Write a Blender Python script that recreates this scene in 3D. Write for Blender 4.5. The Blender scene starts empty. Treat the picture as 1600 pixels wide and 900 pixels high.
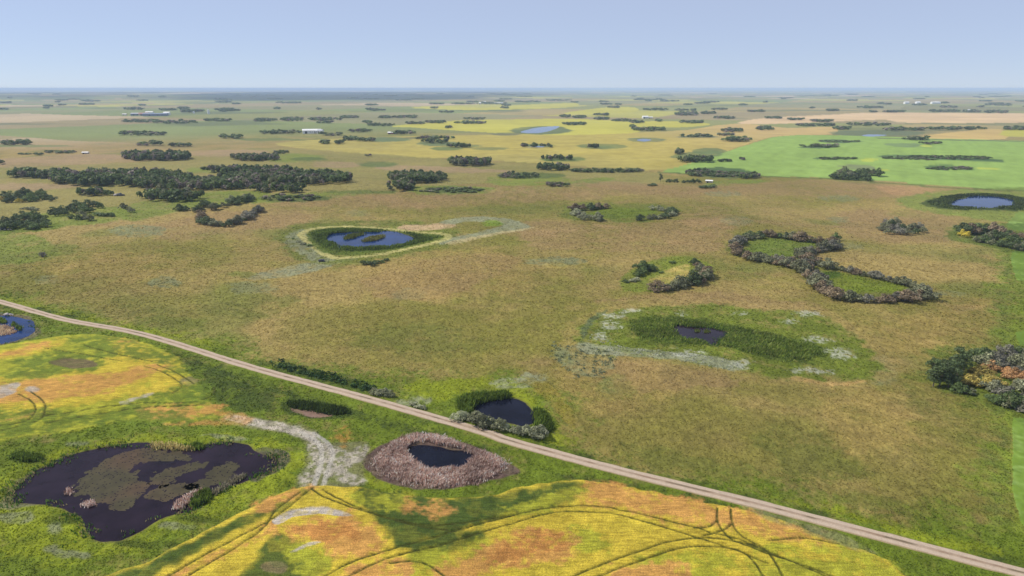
import bpy, math, random
import numpy as np

# ------------------------------------------------------------------ camera, sky, sun, exposure
FPX, PITCH, CAMZ = 1066.0, math.radians(16.32), 100.0
SUN_AZ, SUN_EL = math.radians(-74.0), math.radians(47.0)     # azimuth from +Y towards +X
scene = bpy.context.scene
C = scene.collection
cam_d = bpy.data.cameras.new('camera'); cam = bpy.data.objects.new('camera', cam_d); C.objects.link(cam)
cam_d.sensor_width = 36.0; cam_d.lens = 36.0 * FPX / 1600.0
cam_d.clip_start = 0.5; cam_d.clip_end = 200000.0
cam.location = (0, 0, CAMZ); cam.rotation_euler = (math.radians(90) - PITCH, 0, 0)
scene.camera = cam
scene.render.resolution_x, scene.render.resolution_y = 1024, 576
world = bpy.data.worlds.new('World'); scene.world = world; world.use_nodes = True
wn = world.node_tree
sky = wn.nodes.new('ShaderNodeTexSky'); sky.sky_type = 'NISHITA'; sky.sun_disc = False
sky.sun_elevation = SUN_EL; sky.sun_rotation = SUN_AZ
sky.altitude = 4000; sky.air_density = 1.0; sky.dust_density = 0.0; sky.ozone_density = 6.0
bg = wn.nodes['Background']; bg.inputs['Strength'].default_value = 0.11
veil = wn.nodes.new('ShaderNodeMixRGB'); veil.inputs['Fac'].default_value = 0.68        # thin even summer haze over the whole sky
veil.inputs['Color2'].default_value = (4.70, 5.20, 6.60, 1)
wn.links.new(sky.outputs['Color'], veil.inputs['Color1']); wn.links.new(veil.outputs['Color'], bg.inputs['Color'])
sun_d = bpy.data.lights.new('sun', 'SUN'); sun_d.energy = 4.5; sun_d.angle = math.radians(0.53); sun_d.color = (1.0, 0.93, 0.82)
sun = bpy.data.objects.new('sun', sun_d); C.objects.link(sun)
sun.rotation_euler = (math.pi / 2 - SUN_EL, 0, math.pi - SUN_AZ)
sun.location = (0, 0, 300)
scene.view_settings.view_transform = 'Standard'; scene.view_settings.look = 'None'
scene.view_settings.gamma = 1.0; scene.view_settings.exposure = 0.12; scene.view_settings.use_curve_mapping = False
HAZE_DENSITY = 7.5e-5
scene.cycles.volume_bounces = 2

rng = np.random.default_rng(7)
random.seed(7)

# ------------------------------------------------------------------ small helpers
def S(r, g, b, k=1.0):
    c = np.array([r, g, b], float) / 255.0
    return np.where(c <= 0.04045, c / 12.92, ((c + 0.055) / 1.055) ** 2.4) * k
def smooth(e0, e1, x):
    t = np.clip((x - e0) / (e1 - e0), 0, 1); return t * t * (3 - 2 * t)
def vnoise(x, y, seed=0):
    xi = np.floor(x); yi = np.floor(y); fx = x - xi; fy = y - yi
    xi = xi.astype(np.int64); yi = yi.astype(np.int64)
    def h(a, b):
        n = (a * 374761393 + b * 668265263 + seed * 1274126177) & 0xFFFFFFFF
        n = ((n ^ (n >> 13)) * 1274126177) & 0xFFFFFFFF
        n = ((n ^ (n >> 16)) * 2246822519) & 0xFFFFFFFF
        return ((n ^ (n >> 15)) & 0xFFFFFF) / float(0xFFFFFF) * 2 - 1
    u = fx * fx * (3 - 2 * fx); v = fy * fy * (3 - 2 * fy)
    a = h(xi, yi) * (1 - u) + h(xi + 1, yi) * u
    b = h(xi, yi + 1) * (1 - u) + h(xi + 1, yi + 1) * u
    return a * (1 - v) + b * v
def fbm(x, y, wl, octv=3, seed=0):
    s = 0; amp = 1; tot = 0; f = 1.0 / wl
    for k in range(octv):
        s = s + amp * vnoise(x * f + 17.3 * k, y * f - 9.1 * k, seed + k * 13); tot += amp; amp *= 0.5; f *= 2.03
    return s / tot
def catmull(pts, closed, sub=4):
    p = np.array(pts, float); n = len(p); out = []
    rngi = range(n) if closed else range(n - 1)
    for i in rngi:
        if closed: a, b, c, d = p[(i - 1) % n], p[i], p[(i + 1) % n], p[(i + 2) % n]
        else: a, b, c, d = p[max(i - 1, 0)], p[i], p[i + 1], p[min(i + 2, n - 1)]
        for k in range(sub):
            t = k / sub
            out.append(0.5 * ((2 * b) + (c - a) * t + (2 * a - 5 * b + 4 * c - d) * t * t + (3 * b - a - 3 * c + d) * t ** 3))
    if not closed: out.append(p[-1])
    return np.array(out)
def ell(cx, cy, rx, ry, n=14):
    return [(cx + rx * math.cos(2 * math.pi * i / n), cy + ry * math.sin(2 * math.pi * i / n)) for i in range(n)]

# ------------------------------------------------------------------ base relief and pixel -> ground
def h0(x, y):
    d = np.hypot(x, y)
    near = 1 - smooth(900, 2200, d)
    h = (4.6 * fbm(x, y, 170, 2, 3) + 1.1 * fbm(x, y, 62, 2, 8)) * near * smooth(90, 330, d)
    h = h + 5.0 * fbm(x, y, 1100, 2, 21) * smooth(500, 1500, d) * (1 - smooth(3500, 7000, d))
    rid = np.exp(-((y - 690 - 0.12 * x) / 75.0) ** 2) * np.exp(-((x + 60) / 330.0) ** 2)
    h = h + 5.5 * rid
    rid2 = np.exp(-((y - 450 + 0.2 * x) / 60.0) ** 2) * np.exp(-((x + 250) / 110.0) ** 2)
    h = h + 2.5 * rid2
    # wooded valley hills far off on the left
    hl = smooth(6800, 8500, d) * (1 - smooth(15000, 19000, d)) * (1 - smooth(-0.05, 0.12, x / np.maximum(y, 1.0)))
    h = h + hl * (22 + 16 * fbm(x, y, 2600, 3, 33))
    return h
CP, SP = math.cos(PITCH), math.sin(PITCH)
def px2w(pts, hoff=0.0):
    """photo pixel -> point where its ray meets the ground (raised by hoff)"""
    p = np.atleast_2d(np.array(pts, float))
    u = (p[:, 0] - 800) / FPX; v = -(p[:, 1] - 450) / FPX
    dx = u; dy = CP + v * SP; dz = -SP + v * CP
    n = len(p); dz = np.minimum(dz, -0.0012)
    t0 = (CAMZ - 13.0 - hoff) / -dz; t1 = (CAMZ + 11.0) / -dz
    T = t0[:, None] + (t1 - t0)[:, None] * np.linspace(0, 1, 110)[None]
    Z = CAMZ + dz[:, None] * T - h0((dx[:, None] * T), (dy[:, None] * T)) - hoff
    below = Z < 0; k = np.argmax(below, 1); k = np.where(below.any(1), np.maximum(k, 1), 109)
    r = np.arange(n); z0 = Z[r, k - 1]; z1 = Z[r, k]; f = np.clip(z0 / np.where(np.abs(z0 - z1) < 1e-6, 1, z0 - z1), 0, 1)
    res = np.minimum(T[r, k - 1] + (T[r, k] - T[r, k - 1]) * f, 60000.0)
    return np.stack([dx * res, dy * res], 1)

def seg_dist(P, poly, closed):
    best = np.full(len(P), 1e18)
    n = len(poly)
    for i in range(n if closed else n - 1):
        a = poly[i]; b = poly[(i + 1) % n]; ab = b - a; L = max(ab @ ab, 1e-9)
        t = np.clip(((P - a) @ ab) / L, 0, 1)
        q = P - a - t[:, None] * ab
        best = np.minimum(best, q[:, 0] ** 2 + q[:, 1] ** 2)
    return np.sqrt(best)
def inside(P, poly):
    c = np.zeros(len(P), bool); n = len(poly)
    for i in range(n):
        x1, y1 = poly[i]; x2, y2 = poly[(i + 1) % n]
        if y1 == y2: continue
        m = ((y1 > P[:, 1]) != (y2 > P[:, 1])) & (P[:, 0] < (x2 - x1) * (P[:, 1] - y1) / (y2 - y1) + x1)
        c ^= m
    return c
def sdf(P, poly, margin):
    """signed distance, negative inside; 1e6 beyond the margin"""
    out = np.full(len(P), 1e6)
    lo = poly.min(0) - margin; hi = poly.max(0) + margin
    m = (P[:, 0] > lo[0]) & (P[:, 0] < hi[0]) & (P[:, 1] > lo[1]) & (P[:, 1] < hi[1])
    idx = np.nonzero(m)[0]
    if len(idx):
        Q = P[idx]; d = seg_dist(Q, poly, True); d[inside(Q, poly)] *= -1; out[idx] = d
    return out

# ------------------------------------------------------------------ what lies where (photo pixels, projected onto the ground)
ROAD_PX = [(-260, 408), (-120, 441), (0, 471), (100, 499), (200, 517), (275, 537), (400, 576), (575, 623), (750, 673), (800, 690), (975, 737), (1200, 792), (1400, 844), (1600, 896), (1800, 946)]
PONDS = {   # name: outline, water look
 'big':   [(12, 780), (28, 752), (54, 734), (80, 722), (120, 705), (180, 694), (230, 690), (250, 697), (300, 697), (330, 692), (360, 690), (385, 695), (402, 708), (428, 712), (438, 720), (426, 735), (400, 745), (370, 757), (345, 770), (325, 783), (300, 797), (270, 805), (245, 815), (210, 835), (185, 847), (160, 850), (140, 845), (133, 830), (125, 810), (100, 799), (80, 790), (45, 785)],
 'dead':  [(636, 710), (642, 697), (665, 694), (690, 697), (710, 701), (727, 702), (744, 713), (735, 722), (720, 733), (700, 727), (672, 737), (652, 727)],
 'road':  [(738, 636), (750, 628), (780, 623), (805, 622), (822, 630), (833, 645), (834, 660), (815, 664), (795, 659), (770, 654), (745, 647)],
 'left':  [(-60, 492), (-20, 495), (15, 497), (35, 500), (50, 506), (60, 513), (52, 521), (32, 528), (0, 535), (-50, 540)],
 'main':  [(504, 373), (515, 366), (540, 364), (575, 362), (605, 361), (630, 364), (651, 372), (637, 380), (610, 386), (570, 389), (540, 388), (515, 382)],
 'marsh': [(1047, 517), (1050, 510), (1062, 507), (1085, 511), (1110, 511), (1128, 515), (1139, 519), (1134, 527), (1124, 531), (1119, 539), (1105, 537), (1092, 531), (1065, 528)],
 'right': [(1476, 319), (1500, 311), (1520, 307), (1560, 308), (1588, 314), (1583, 321), (1550, 325), (1500, 324)],
 'far_canola': [(812, 206), (830, 201), (848, 199), (874, 198), (862, 203), (836, 208)],
 'far_gold': [(994, 219), (1006, 217), (1018, 218), (1008, 221)],
 'far_reed': [(826, 229), (838, 227.5), (852, 229), (840, 231)],
 'far_green': [(1345, 211.5), (1362, 210), (1386, 211), (1365, 213)],
 'mud':   [(462, 638), (475, 640), (500, 643), (514, 648), (500, 651), (480, 649)],
}
POND_W, POND_L = {}, {}
for k, v in PONDS.items():
    w = px2w(catmull(v, True, 3)); POND_W[k] = w
    POND_L[k] = float(np.mean(h0(w[:, 0], w[:, 1]))) - 0.15
ROAD_W = px2w(catmull(ROAD_PX, False, 4))

CROP_A = [(-200, 560), (0, 537), (60, 530), (100, 524), (150, 521), (210, 531), (262, 552), (300, 585), (322, 618), (345, 640), (335, 655), (200, 660), (100, 672), (0, 690), (-200, 705)]
CROP_B = [(120, 935), (175, 900), (240, 872), (330, 823), (400, 788), (450, 768), (500, 760), (560, 760), (600, 768), (650, 777), (710, 781), (770, 775), (810, 763), (860, 755), (930, 750), (1000, 764), (1120, 790), (1200, 806), (1290, 840), (1370, 868), (1410, 900), (1450, 960), (900, 1050), (300, 1050)]
GREEN_F = [(1035, 268), (1090, 252), (1150, 232), (1215, 213.5), (1290, 211.5), (1400, 214), (1600, 220), (1750, 224), (1750, 300), (1600, 298), (1500, 292), (1400, 285), (1300, 278), (1200, 275.5), (1100, 272)]
STRIPS = [[(1583, 660), (1600, 655), (1700, 640), (1700, 850), (1610, 828), (1592, 805), (1584, 760)], [(1580, 398), (1600, 392), (1700, 390), (1700, 450), (1600, 440), (1586, 432)],
          [(1573, 350), (1585, 338), (1600, 331), (1700, 330), (1700, 365), (1600, 361), (1580, 358)], [(1587, 523), (1600, 517), (1700, 510), (1700, 560), (1600, 541), (1590, 533)]]
GOLD_F = [(430, 224), (560, 215), (700, 212), (870, 208), (1050, 205), (1150, 193), (1230, 200), (1300, 198), (1300, 210), (1215, 213), (1150, 231), (1090, 251), (1035, 266), (940, 262), (850, 256), (760, 250), (640, 245), (560, 240), (480, 233)]
TAN_F = [(1150, 192), (1200, 184), (1300, 179), (1380, 176), (1600, 177), (1750, 178), (1750, 194), (1600, 192), (1420, 192), (1380, 187), (1300, 190), (1200, 194)]
STUB_F = [(1436, 213), (1500, 205), (1565, 202), (1571, 217), (1480, 217), (1445, 216)]
CAN = [[(615, 197), (700, 189), (760, 187), (905, 186), (985, 191), (1004, 199), (985, 208), (880, 211), (800, 209), (700, 203), (640, 199)],
       [(880, 177), (945, 168), (992, 168), (990, 175), (920, 178)], [(640, 168), (700, 166), (760, 168), (830, 163), (900, 161), (885, 168), (760, 172), (690, 171)], [(1571, 204), (1600, 202.5), (1700, 202), (1700, 213), (1573, 213)],
       [(1000, 190), (1080, 190), (1110, 195), (1060, 199), (1010, 198)]]
def W(px, closed=True, sub=3): return px2w(catmull(px, closed, sub))
REG = [('ground', None)]
REG += [('mustard_field', W(CROP_A)), ('mustard_field', W(CROP_B)), ('green_field', W(GREEN_F))]
REG += [('green_field', W(s)) for s in STRIPS]
REG += [('golden_field', W(GOLD_F)), ('stubble_field', W(TAN_F)), ('stubble_field', W(STUB_F))]
REG += [('canola_field', W(s)) for s in CAN]

# albedos (read off the sunlit photograph and brought down to surface colour)
K = 0.68
tan_ = S(170, 150, 90, K); olive = S(132, 128, 58, K); redb = S(160, 132, 92, K); grn = S(104, 122, 46, K); pink = S(172, 146, 112, K)
lush = S(92, 124, 34, K); lush_y = S(134, 152, 38, K); lush_d = S(56, 84, 34, K); sage = S(150, 156, 124, K); white_f = S(205, 208, 192, K)
yel = S(214, 190, 66, K); yelg = S(176, 178, 56, K); org = S(210, 156, 86, K); org_d = S(186, 124, 66, K); cgrn = S(92, 126, 42, K); cdg = S(66, 98, 40, K)
salt = S(196, 186, 172, K); mudc = S(104, 92, 78, K); gry = S(128, 122, 106, K)
gfield = S(152, 181, 92, K); gold = S(188, 173, 88, K); tanf = S(226, 196, 150, K); stub = S(208, 180, 112, K); cany = S(198, 192, 84, K)

def make_painter():
    L = []
    def P(px, col, soft=2.0, st=1.0, mott=0.0, wl=6.0, closed=True, width=None, sub=3, dh=0.0):
        w = px2w(catmull(px, closed, sub)); d = float(np.mean(np.hypot(w[:, 0], w[:, 1])))
        L.append(dict(w=w, col=np.array(col), soft=max(soft * d / FPX, 0.12), st=st, mott=mott, wl=wl, closed=closed, width=width, dh=dh, d=d))
    return L, P
LAY, P_ = make_painter()
# --- beyond the pasture: left and middle distance
P_([(-200, 300), (0, 262), (200, 255), (420, 232), (560, 240), (760, 252), (900, 260), (1030, 270), (1000, 290), (800, 280), (700, 292), (520, 305), (380, 320), (250, 335), (150, 345), (0, 365), (-200, 390)], S(150, 144, 82, K), 14, 0.7)
for q in [[(300, 262), (420, 262), (400, 270), (300, 270)], [(180, 325), (330, 300), (420, 300), (420, 312), (300, 325), (210, 345)], [(60, 335), (200, 322), (215, 335), (150, 350), (60, 352)], [(640, 292), (700, 290), (770, 293), (760, 302), (700, 305), (650, 303)], [(770, 276), (850, 272), (890, 282), (830, 290), (770, 288)], [(425, 240), (500, 243), (480, 252), (420, 252)], [(800, 300), (880, 286), (930, 278), (960, 280), (900, 292)], [(380, 305), (500, 300), (560, 306), (460, 314), (400, 318)], [(-30, 372), (50, 368), (90, 388), (80, 405), (20, 412), (-30, 412)], [(1195, 285), (1150, 288), (1100, 292), (1120, 283), (1180, 280)]]:
    P_(q, S(112, 138, 52, K), 7, 0.8, 0.35, 14)
for q in [[(0, 248), (180, 240), (200, 252), (0, 262)], [(300, 236), (420, 235), (400, 242), (310, 244)], [(600, 258), (740, 262), (800, 268), (700, 270), (600, 266)], [(500, 252), (570, 256), (540, 262), (490, 260)], [(0, 285), (120, 288), (100, 296), (0, 296)]]:
    P_(q, pink, 5, 0.7, 0.3, 25)
P_([(-60, 352), (60, 348), (100, 352), (70, 360), (-60, 368)], S(98, 128, 42, K), 4, 0.9, 0.2)
# reddish crests of the pasture
for q in [[(420, 300), (560, 306), (700, 304), (850, 290), (960, 283), (1080, 292), (1180, 286), (1300, 282), (1420, 296), (1380, 310), (1200, 306), (1050, 304), (880, 312), (700, 325), (560, 325), (440, 320)],
          [(250, 345), (420, 325), (500, 340), (430, 358), (300, 372), (240, 368)], [(820, 345), (960, 350), (1130, 340), (1140, 370), (1100, 395), (950, 390), (830, 385)], [(560, 440), (700, 400), (820, 400), (760, 440), (640, 470)],
          [(930, 470), (1100, 455), (1290, 480), (1250, 488), (1050, 474)], [(1320, 330), (1480, 335), (1490, 365), (1460, 380), (1330, 370)], [(960, 560), (1100, 575), (1150, 600), (1000, 610), (930, 590)]]:
    P_(q, redb, 14, 0.55, 0.35, 30)
for q in [[(0, 430), (200, 420), (330, 470), (280, 520), (130, 480), (0, 455)], [(440, 500), (640, 470), (800, 520), (820, 580), (640, 580), (480, 560)], [(900, 620), (1200, 640), (1350, 700), (1280, 760), (1060, 740), (930, 690)], [(1300, 640), (1500, 680), (1540, 760), (1480, 810), (1380, 780), (1290, 700)]]:
    P_(q, olive, 20, 0.5, 0.4, 25)
P_([(1370, 292), (1440, 293), (1460, 300), (1400, 306)], S(186, 150, 104, K), 4, 0.8, 0.3, 10)
# sage and buckbrush stains on the pasture
for q, s in [(ell(215, 361, 46, 10), .7), (ell(75, 437, 20, 7), .5), (ell(258, 441, 28, 9), .7), (ell(640, 460, 30, 10), .35), (ell(870, 409, 50, 7), .8), (ell(1310, 310, 30, 5), .5), (ell(1130, 303, 28, 4), .5), (ell(1490, 460, 22, 5), .5), (ell(1150, 345, 25, 8), .4), (ell(960, 600, 24, 16), .45), (ell(1330, 385, 22, 5), .4), (ell(1310, 343, 16, 5), .5),
             ([(865, 545), (900, 540), (960, 555), (960, 570), (930, 590), (890, 580)], .8), (ell(1380, 580, 22, 22), .5), (ell(560, 333, 22, 5), .3), (ell(395, 450, 40, 10), .5)]:
    P_(q, S(128, 138, 100, K), 4, s, 0.55, 3)
P_([(440, 418), (500, 408), (560, 402), (520, 415), (470, 428), (400, 438), (395, 432)], sage, 3, 0.8, 0.5, 5)
P_(ell(868, 415, 22, 4), gold, 3, 0.6, 0.3)
for q in [(ell(100, 395, 30, 16)), (ell(380, 430, 22, 5)), (ell(260, 505, 60, 12)), (ell(960, 605, 30, 20)), (ell(1080, 560, 40, 12))]:
    P_(q, grn, 8, 0.55, 0.5, 8)
for q in [[(960, 690), (1100, 715), (1250, 745), (1350, 770), (1500, 800), (1540, 830), (1400, 800), (1200, 765), (1020, 728)], [(1180, 660), (1300, 690), (1360, 740), (1300, 750), (1200, 720)], [(1380, 590), (1460, 620), (1560, 660), (1545, 700), (1450, 660)], [(330, 470), (420, 455), (470, 475), (400, 495), (330, 490)], [(560, 520), (680, 505), (760, 540), (700, 560), (590, 550)], [(180, 470), (300, 490), (330, 520), (240, 505)], [(1090, 400), (1150, 410), (1190, 430), (1130, 440)], [(700, 330), (800, 318), (900, 320), (820, 335)]]:
    P_(q, S(110, 118, 50, K), 26, 0.6, 0.5, 10)
for q in [[(900, 560), (1010, 575), (1060, 610), (960, 650), (880, 620)], [(1290, 600), (1400, 620), (1420, 690), (1340, 720), (1280, 660)], [(1160, 500), (1380, 500), (1540, 470), (1550, 560), (1400, 560)], [(560, 400), (760, 390), (860, 430), (700, 470), (580, 450)], [(80, 400), (220, 390), (300, 420), (200, 440), (90, 430)]]:
    P_(q, S(178, 152, 90, K), 30, 0.45, 0.5, 14)
# --- main pond surroundings
P_([(435, 365), (470, 350), (560, 344), (680, 350), (720, 366), (700, 385), (620, 402), (540, 415), (470, 405), (440, 385)], grn, 14, 0.85, 0.35, 8)
P_([(445, 372), (470, 358), (482, 366), (500, 392), (520, 404), (500, 410), (460, 392)], sage, 4, 0.7, 0.5, 5)
P_([(690, 345), (740, 338), (795, 342), (830, 356), (760, 368), (690, 382), (700, 372), (770, 358), (780, 350), (730, 346), (700, 352)], sage, 2, 0.85, 0.3, 5)
P_(ell(768, 349, 18, 5), S(110, 150, 48, K), 3, 0.9, 0.2)
P_([(700, 378), (760, 366), (830, 355), (829, 358), (760, 370), (705, 382)], S(196, 180, 130, K), 1.2, 0.75, 0.4, 6)
P_([(622, 358), (630, 352), (660, 351), (690, 349), (715, 352), (690, 358), (650, 360)], S(206, 176, 136, K), 2, 0.85, 0.4, 6)
P_([(470, 366), (490, 357), (540, 354), (600, 357), (640, 362), (690, 365), (701, 371), (680, 379), (630, 390), (590, 398), (540, 403), (515, 401), (495, 388), (478, 375), (470, 367)], S(196, 188, 120, K), 1.0, 0.9, 0.3, 7, closed=False, width=2.6)
P_([(480, 367), (500, 357.5), (560, 356.5), (620, 361), (665, 365), (691, 370), (660, 380), (610, 391), (560, 398), (510, 397), (490, 386)], S(84, 112, 40, K), 2, 1.0, 0.2, 6)
P_([(486, 367), (505, 359), (560, 357.5), (655, 366), (676, 371), (640, 382), (590, 391), (530, 392), (500, 384)], S(58, 84, 34, K), 3, 0.9, 0.15, 6)
# --- rings in the pasture: green floors
P_([(880, 332), (900, 318), (960, 318), (1040, 322), (1060, 332), (1010, 345), (930, 346), (885, 342)], grn, 10, 0.85, 0.3, 8)
P_([(915, 334), (960, 325), (1000, 326), (1030, 330), (990, 340), (930, 341)], S(98, 124, 36, K), 3, 0.95, 0.2)
P_([(970, 440), (1000, 412), (1060, 400), (1100, 408), (1112, 430), (1060, 452), (1010, 455), (975, 455)], S(116, 140, 48, K), 5, 0.85, 0.3, 6)
P_([(1010, 445), (1035, 425), (1060, 415), (1075, 415), (1080, 432), (1050, 440)], S(196, 176, 100, K), 3, 0.85, 0.45, 5)
P_([(1140, 398), (1150, 370), (1200, 362), (1310, 380), (1250, 400), (1300, 415), (1430, 445), (1450, 460), (1320, 468), (1270, 440), (1200, 405)], S(104, 116, 48, K), 6, 0.8, 0.3, 8)
P_([(1165, 390), (1185, 372), (1280, 380), (1260, 388), (1240, 402), (1190, 400)], S(96, 126, 48, K), 3, 0.9, 0.3, 8)
P_([(1275, 425), (1320, 428), (1400, 443), (1425, 452), (1390, 457), (1320, 456), (1290, 445)], S(110, 136, 40, K), 3, 0.95, 0.2, 8)
P_(ell(1298, 430, 14, 5), S(52, 96, 30, K), 2, 0.9)
# --- marsh pond
P_([(880, 520), (915, 488), (980, 473), (1060, 468), (1260, 478), (1300, 490), (1400, 560), (1390, 600), (1300, 606), (1120, 585), (960, 566), (900, 560)], tan_, 14, 0.5, 0.3)
P_([(902, 520), (922, 496), (980, 483), (1060, 477), (1150, 480), (1240, 487), (1285, 495), (1305, 510), (1345, 540), (1376, 570), (1365, 586), (1300, 597), (1220, 591), (1140, 574), (1050, 558), (960, 553), (915, 540)], S(104, 128, 42, K), 16, 0.95, 0.3, 7)
P_([(905, 525), (912, 508), (930, 492), (950, 484), (948, 488), (925, 505), (912, 530)], S(92, 112, 74, K), 2, 0.9, 0.3, 3)
P_([(910, 535), (960, 540), (1040, 548), (1130, 560), (1160, 572), (1140, 578), (1050, 560), (960, 556), (910, 548)], sage, 3, 0.9, 0.45, 3.5)
P_([(978, 510), (1000, 498), (1050, 494), (1120, 502), (1200, 520), (1270, 538), (1295, 556), (1250, 567), (1180, 558), (1130, 544), (1080, 539), (1010, 538), (985, 522)], S(70, 100, 36, K), 14, 0.9, 0.35, 6)
P_([(1245, 590), (1300, 598), (1350, 594), (1350, 597), (1300, 603), (1245, 597)], S(200, 166, 104, K), 2, 0.8, 0.4, 5)
for q in [ell(1265, 581, 30, 4), ell(1312, 552, 22, 7), ell(1275, 532, 18, 4.5), ell(960, 493, 14, 4), ell(988, 486, 10, 3), ell(952, 508, 12, 6), ell(1264, 491, 16, 4), ell(1240, 503, 9, 4), ell(1152, 570, 16, 6), ell(1065, 488, 8, 3), ell(1155, 491, 8, 2.5), ell(940, 525, 12, 6), ell(1070, 551, 25, 4)]:
    P_(q, white_f, 9, 0.55, 1.0, 1.0)
# --- right hand strip and pond
P_([(1566, 375), (1600, 365), (1700, 360), (1700, 960), (1500, 960), (1530, 830), (1552, 740), (1560, 600), (1563, 480)], S(112, 140, 46, K), 30, 0.9, 0.3, 10)
P_([(1450, 560), (1500, 540), (1620, 545), (1640, 660), (1560, 640), (1460, 610)], S(96, 120, 44, K), 22, 0.9, 0.3, 8)
P_([(1572, 380), (1577, 380), (1572, 560), (1566, 750), (1562, 850), (1555, 850), (1560, 700), (1565, 500)], S(92, 124, 54, K), 12, 0.5, 0.4, 12)
P_([(1400, 312), (1460, 300), (1530, 296), (1640, 298), (1640, 345), (1560, 345), (1500, 338), (1440, 330)], S(124, 146, 66, K), 6, 0.9, 0.25, 14)
P_([(1440, 316), (1480, 306), (1540, 302.5), (1600, 308), (1640, 312), (1640, 330), (1560, 329), (1490, 328), (1455, 323)], S(60, 86, 40, K), 3, 0.95, 0.2, 10)
P_([(1130, 372), (1500, 395), (1560, 392), (1640, 380), (1640, 352), (1500, 352), (1480, 372)], grn, 6, 0.0)
P_([(1480, 372), (1540, 385), (1600, 398), (1640, 395), (1640, 352), (1560, 350), (1500, 352)], S(92, 118, 46, K), 5, 0.9, 0.2)
# --- green field hollows, field edge
for q, c in [([(1370, 243), (1400, 241.5), (1480, 244), (1555, 249), (1550, 252), (1450, 249), (1380, 246)], S(78, 104, 66, K)), ([(1445, 261), (1470, 258), (1500, 260), (1525, 265), (1490, 267), (1455, 265)], S(84, 112, 64, K)), ([(1270, 248), (1300, 245.5), (1345, 247), (1320, 250), (1280, 250)], S(92, 116, 66, K)), ([(1275, 220), (1300, 218), (1350, 222), (1310, 223.5)], S(88, 112, 74, K)), ([(1245, 230), (1280, 226), (1312, 229), (1280, 231.5)], S(88, 112, 74, K)), ([(1385, 226), (1430, 224), (1450, 228), (1420, 231)], S(124, 146, 96, K)), ([(1310, 260), (1340, 257), (1370, 262), (1340, 266)], S(136, 146, 100, K)), ([(1078, 268), (1110, 262), (1160, 264), (1186, 274), (1140, 279), (1090, 275)], S(80, 104, 60, K)), ([(1050, 247), (1060, 240), (1120, 235), (1130, 242), (1090, 248)], S(104, 124, 76, K))]:
    P_(q, c, 2.5, 0.95, 0.2, 20)
for q in [ell(1382, 266, 8, 2), ell(1360, 251, 14, 3), ell(1455, 229, 10, 1.5), ell(1540, 263, 16, 2)]:
    P_(q, S(196, 206, 84, K), 2, 0.8, 0.3, 20)
P_([(1030, 269), (1100, 273), (1200, 276.5), (1300, 279.5), (1400, 287), (1500, 294.5), (1640, 300)], S(96, 116, 58, K), 1.2, 0.9, 0.2, 12, closed=False, width=5)
P_([(1380, 216), (1440, 218), (1600, 221)], S(104, 112, 80, K), 1.0, 0.9, 0.2, 20, closed=False, width=14)
# golden field hollows and mid distance wet spots
for q, c in [(ell(690, 224, 40, 4), S(98, 120, 84, K)), (ell(735, 229, 18, 2.5), S(112, 132, 84, K)), (ell(700, 232, 25, 3), S(100, 122, 70, K)), (ell(765, 233, 28, 2), S(112, 126, 74, K)), (ell(880, 249, 35, 4), S(104, 128, 68, K)), (ell(940, 229, 42, 4), S(98, 122, 74, K)), (ell(840, 228.5, 26, 3), S(90, 112, 72, K)), (ell(1010, 219, 32, 3.5), S(100, 120, 88, K)), (ell(1090, 214, 30, 1.6), S(88, 108, 84, K)), (ell(1110, 236, 26, 5), S(112, 128, 78, K)),
             (ell(480, 249, 28, 3.5), S(84, 114, 56, K)), (ell(590, 257, 30, 4), S(92, 120, 62, K)), (ell(710, 297, 48, 5), S(72, 100, 52, K)), (ell(460, 310, 60, 6), S(76, 104, 48, K)), (ell(565, 300, 60, 3), S(96, 118, 54, K)), (ell(950, 266, 60, 3.5), S(64, 88, 58, K)), (ell(830, 274, 55, 5), S(84, 108, 54, K)), (ell(845, 204, 48, 6), S(88, 110, 84, K)), (ell(1365, 208, 70, 5), S(104, 124, 90, K)), (ell(790, 209, 25, 2.4), S(112, 118, 88, K)), (ell(660, 216, 34, 1.6), S(96, 104, 78, K)), (ell(25, 228, 90, 2.5), S(112, 132, 78, K)), (ell(420, 219, 60, 2), S(104, 126, 72, K)), (ell(600, 218, 40, 4), S(96, 122, 86, K))]:
    P_(q, c, 3, 0.85, 0.25, 40)
# --- roadsides and the ground south of the road
P_([(-300, 420), (0, 461), (60, 467), (130, 487), (200, 503), (300, 523), (400, 552), (480, 573), (560, 584), (640, 588), (720, 582), (800, 588), (840, 608), (880, 650), (920, 690), (1000, 722), (1100, 746), (1200, 763), (1300, 778), (1400, 806), (1500, 828), (1600, 850), (1900, 930), (1900, 1200), (-400, 1200), (-400, 470)], lush, 42, 0.95, 0.25, 9)
for q in [[(420, 560), (520, 580), (590, 602), (570, 615), (480, 592), (410, 568)], [(-50, 468), (60, 482), (180, 506), (160, 508), (40, 484), (-50, 474)], [(860, 690), (950, 720), (1100, 757), (1250, 792), (1400, 832), (1600, 880), (1600, 890), (1400, 838), (1200, 785), (1000, 738), (870, 702)], [(640, 635), (720, 660), (700, 664), (640, 648)], [(340, 570), (480, 615), (600, 650), (780, 700), (760, 706), (600, 664), (450, 620), (340, 585)], [(860, 735), (1000, 758), (1200, 805), (1300, 836), (1290, 840), (1180, 804), (1000, 764), (880, 745)], [(270, 550), (400, 600), (420, 640), (350, 630), (300, 585)]]:
    P_(q, lush_d, 14, 0.8, 0.5, 5)
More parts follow.
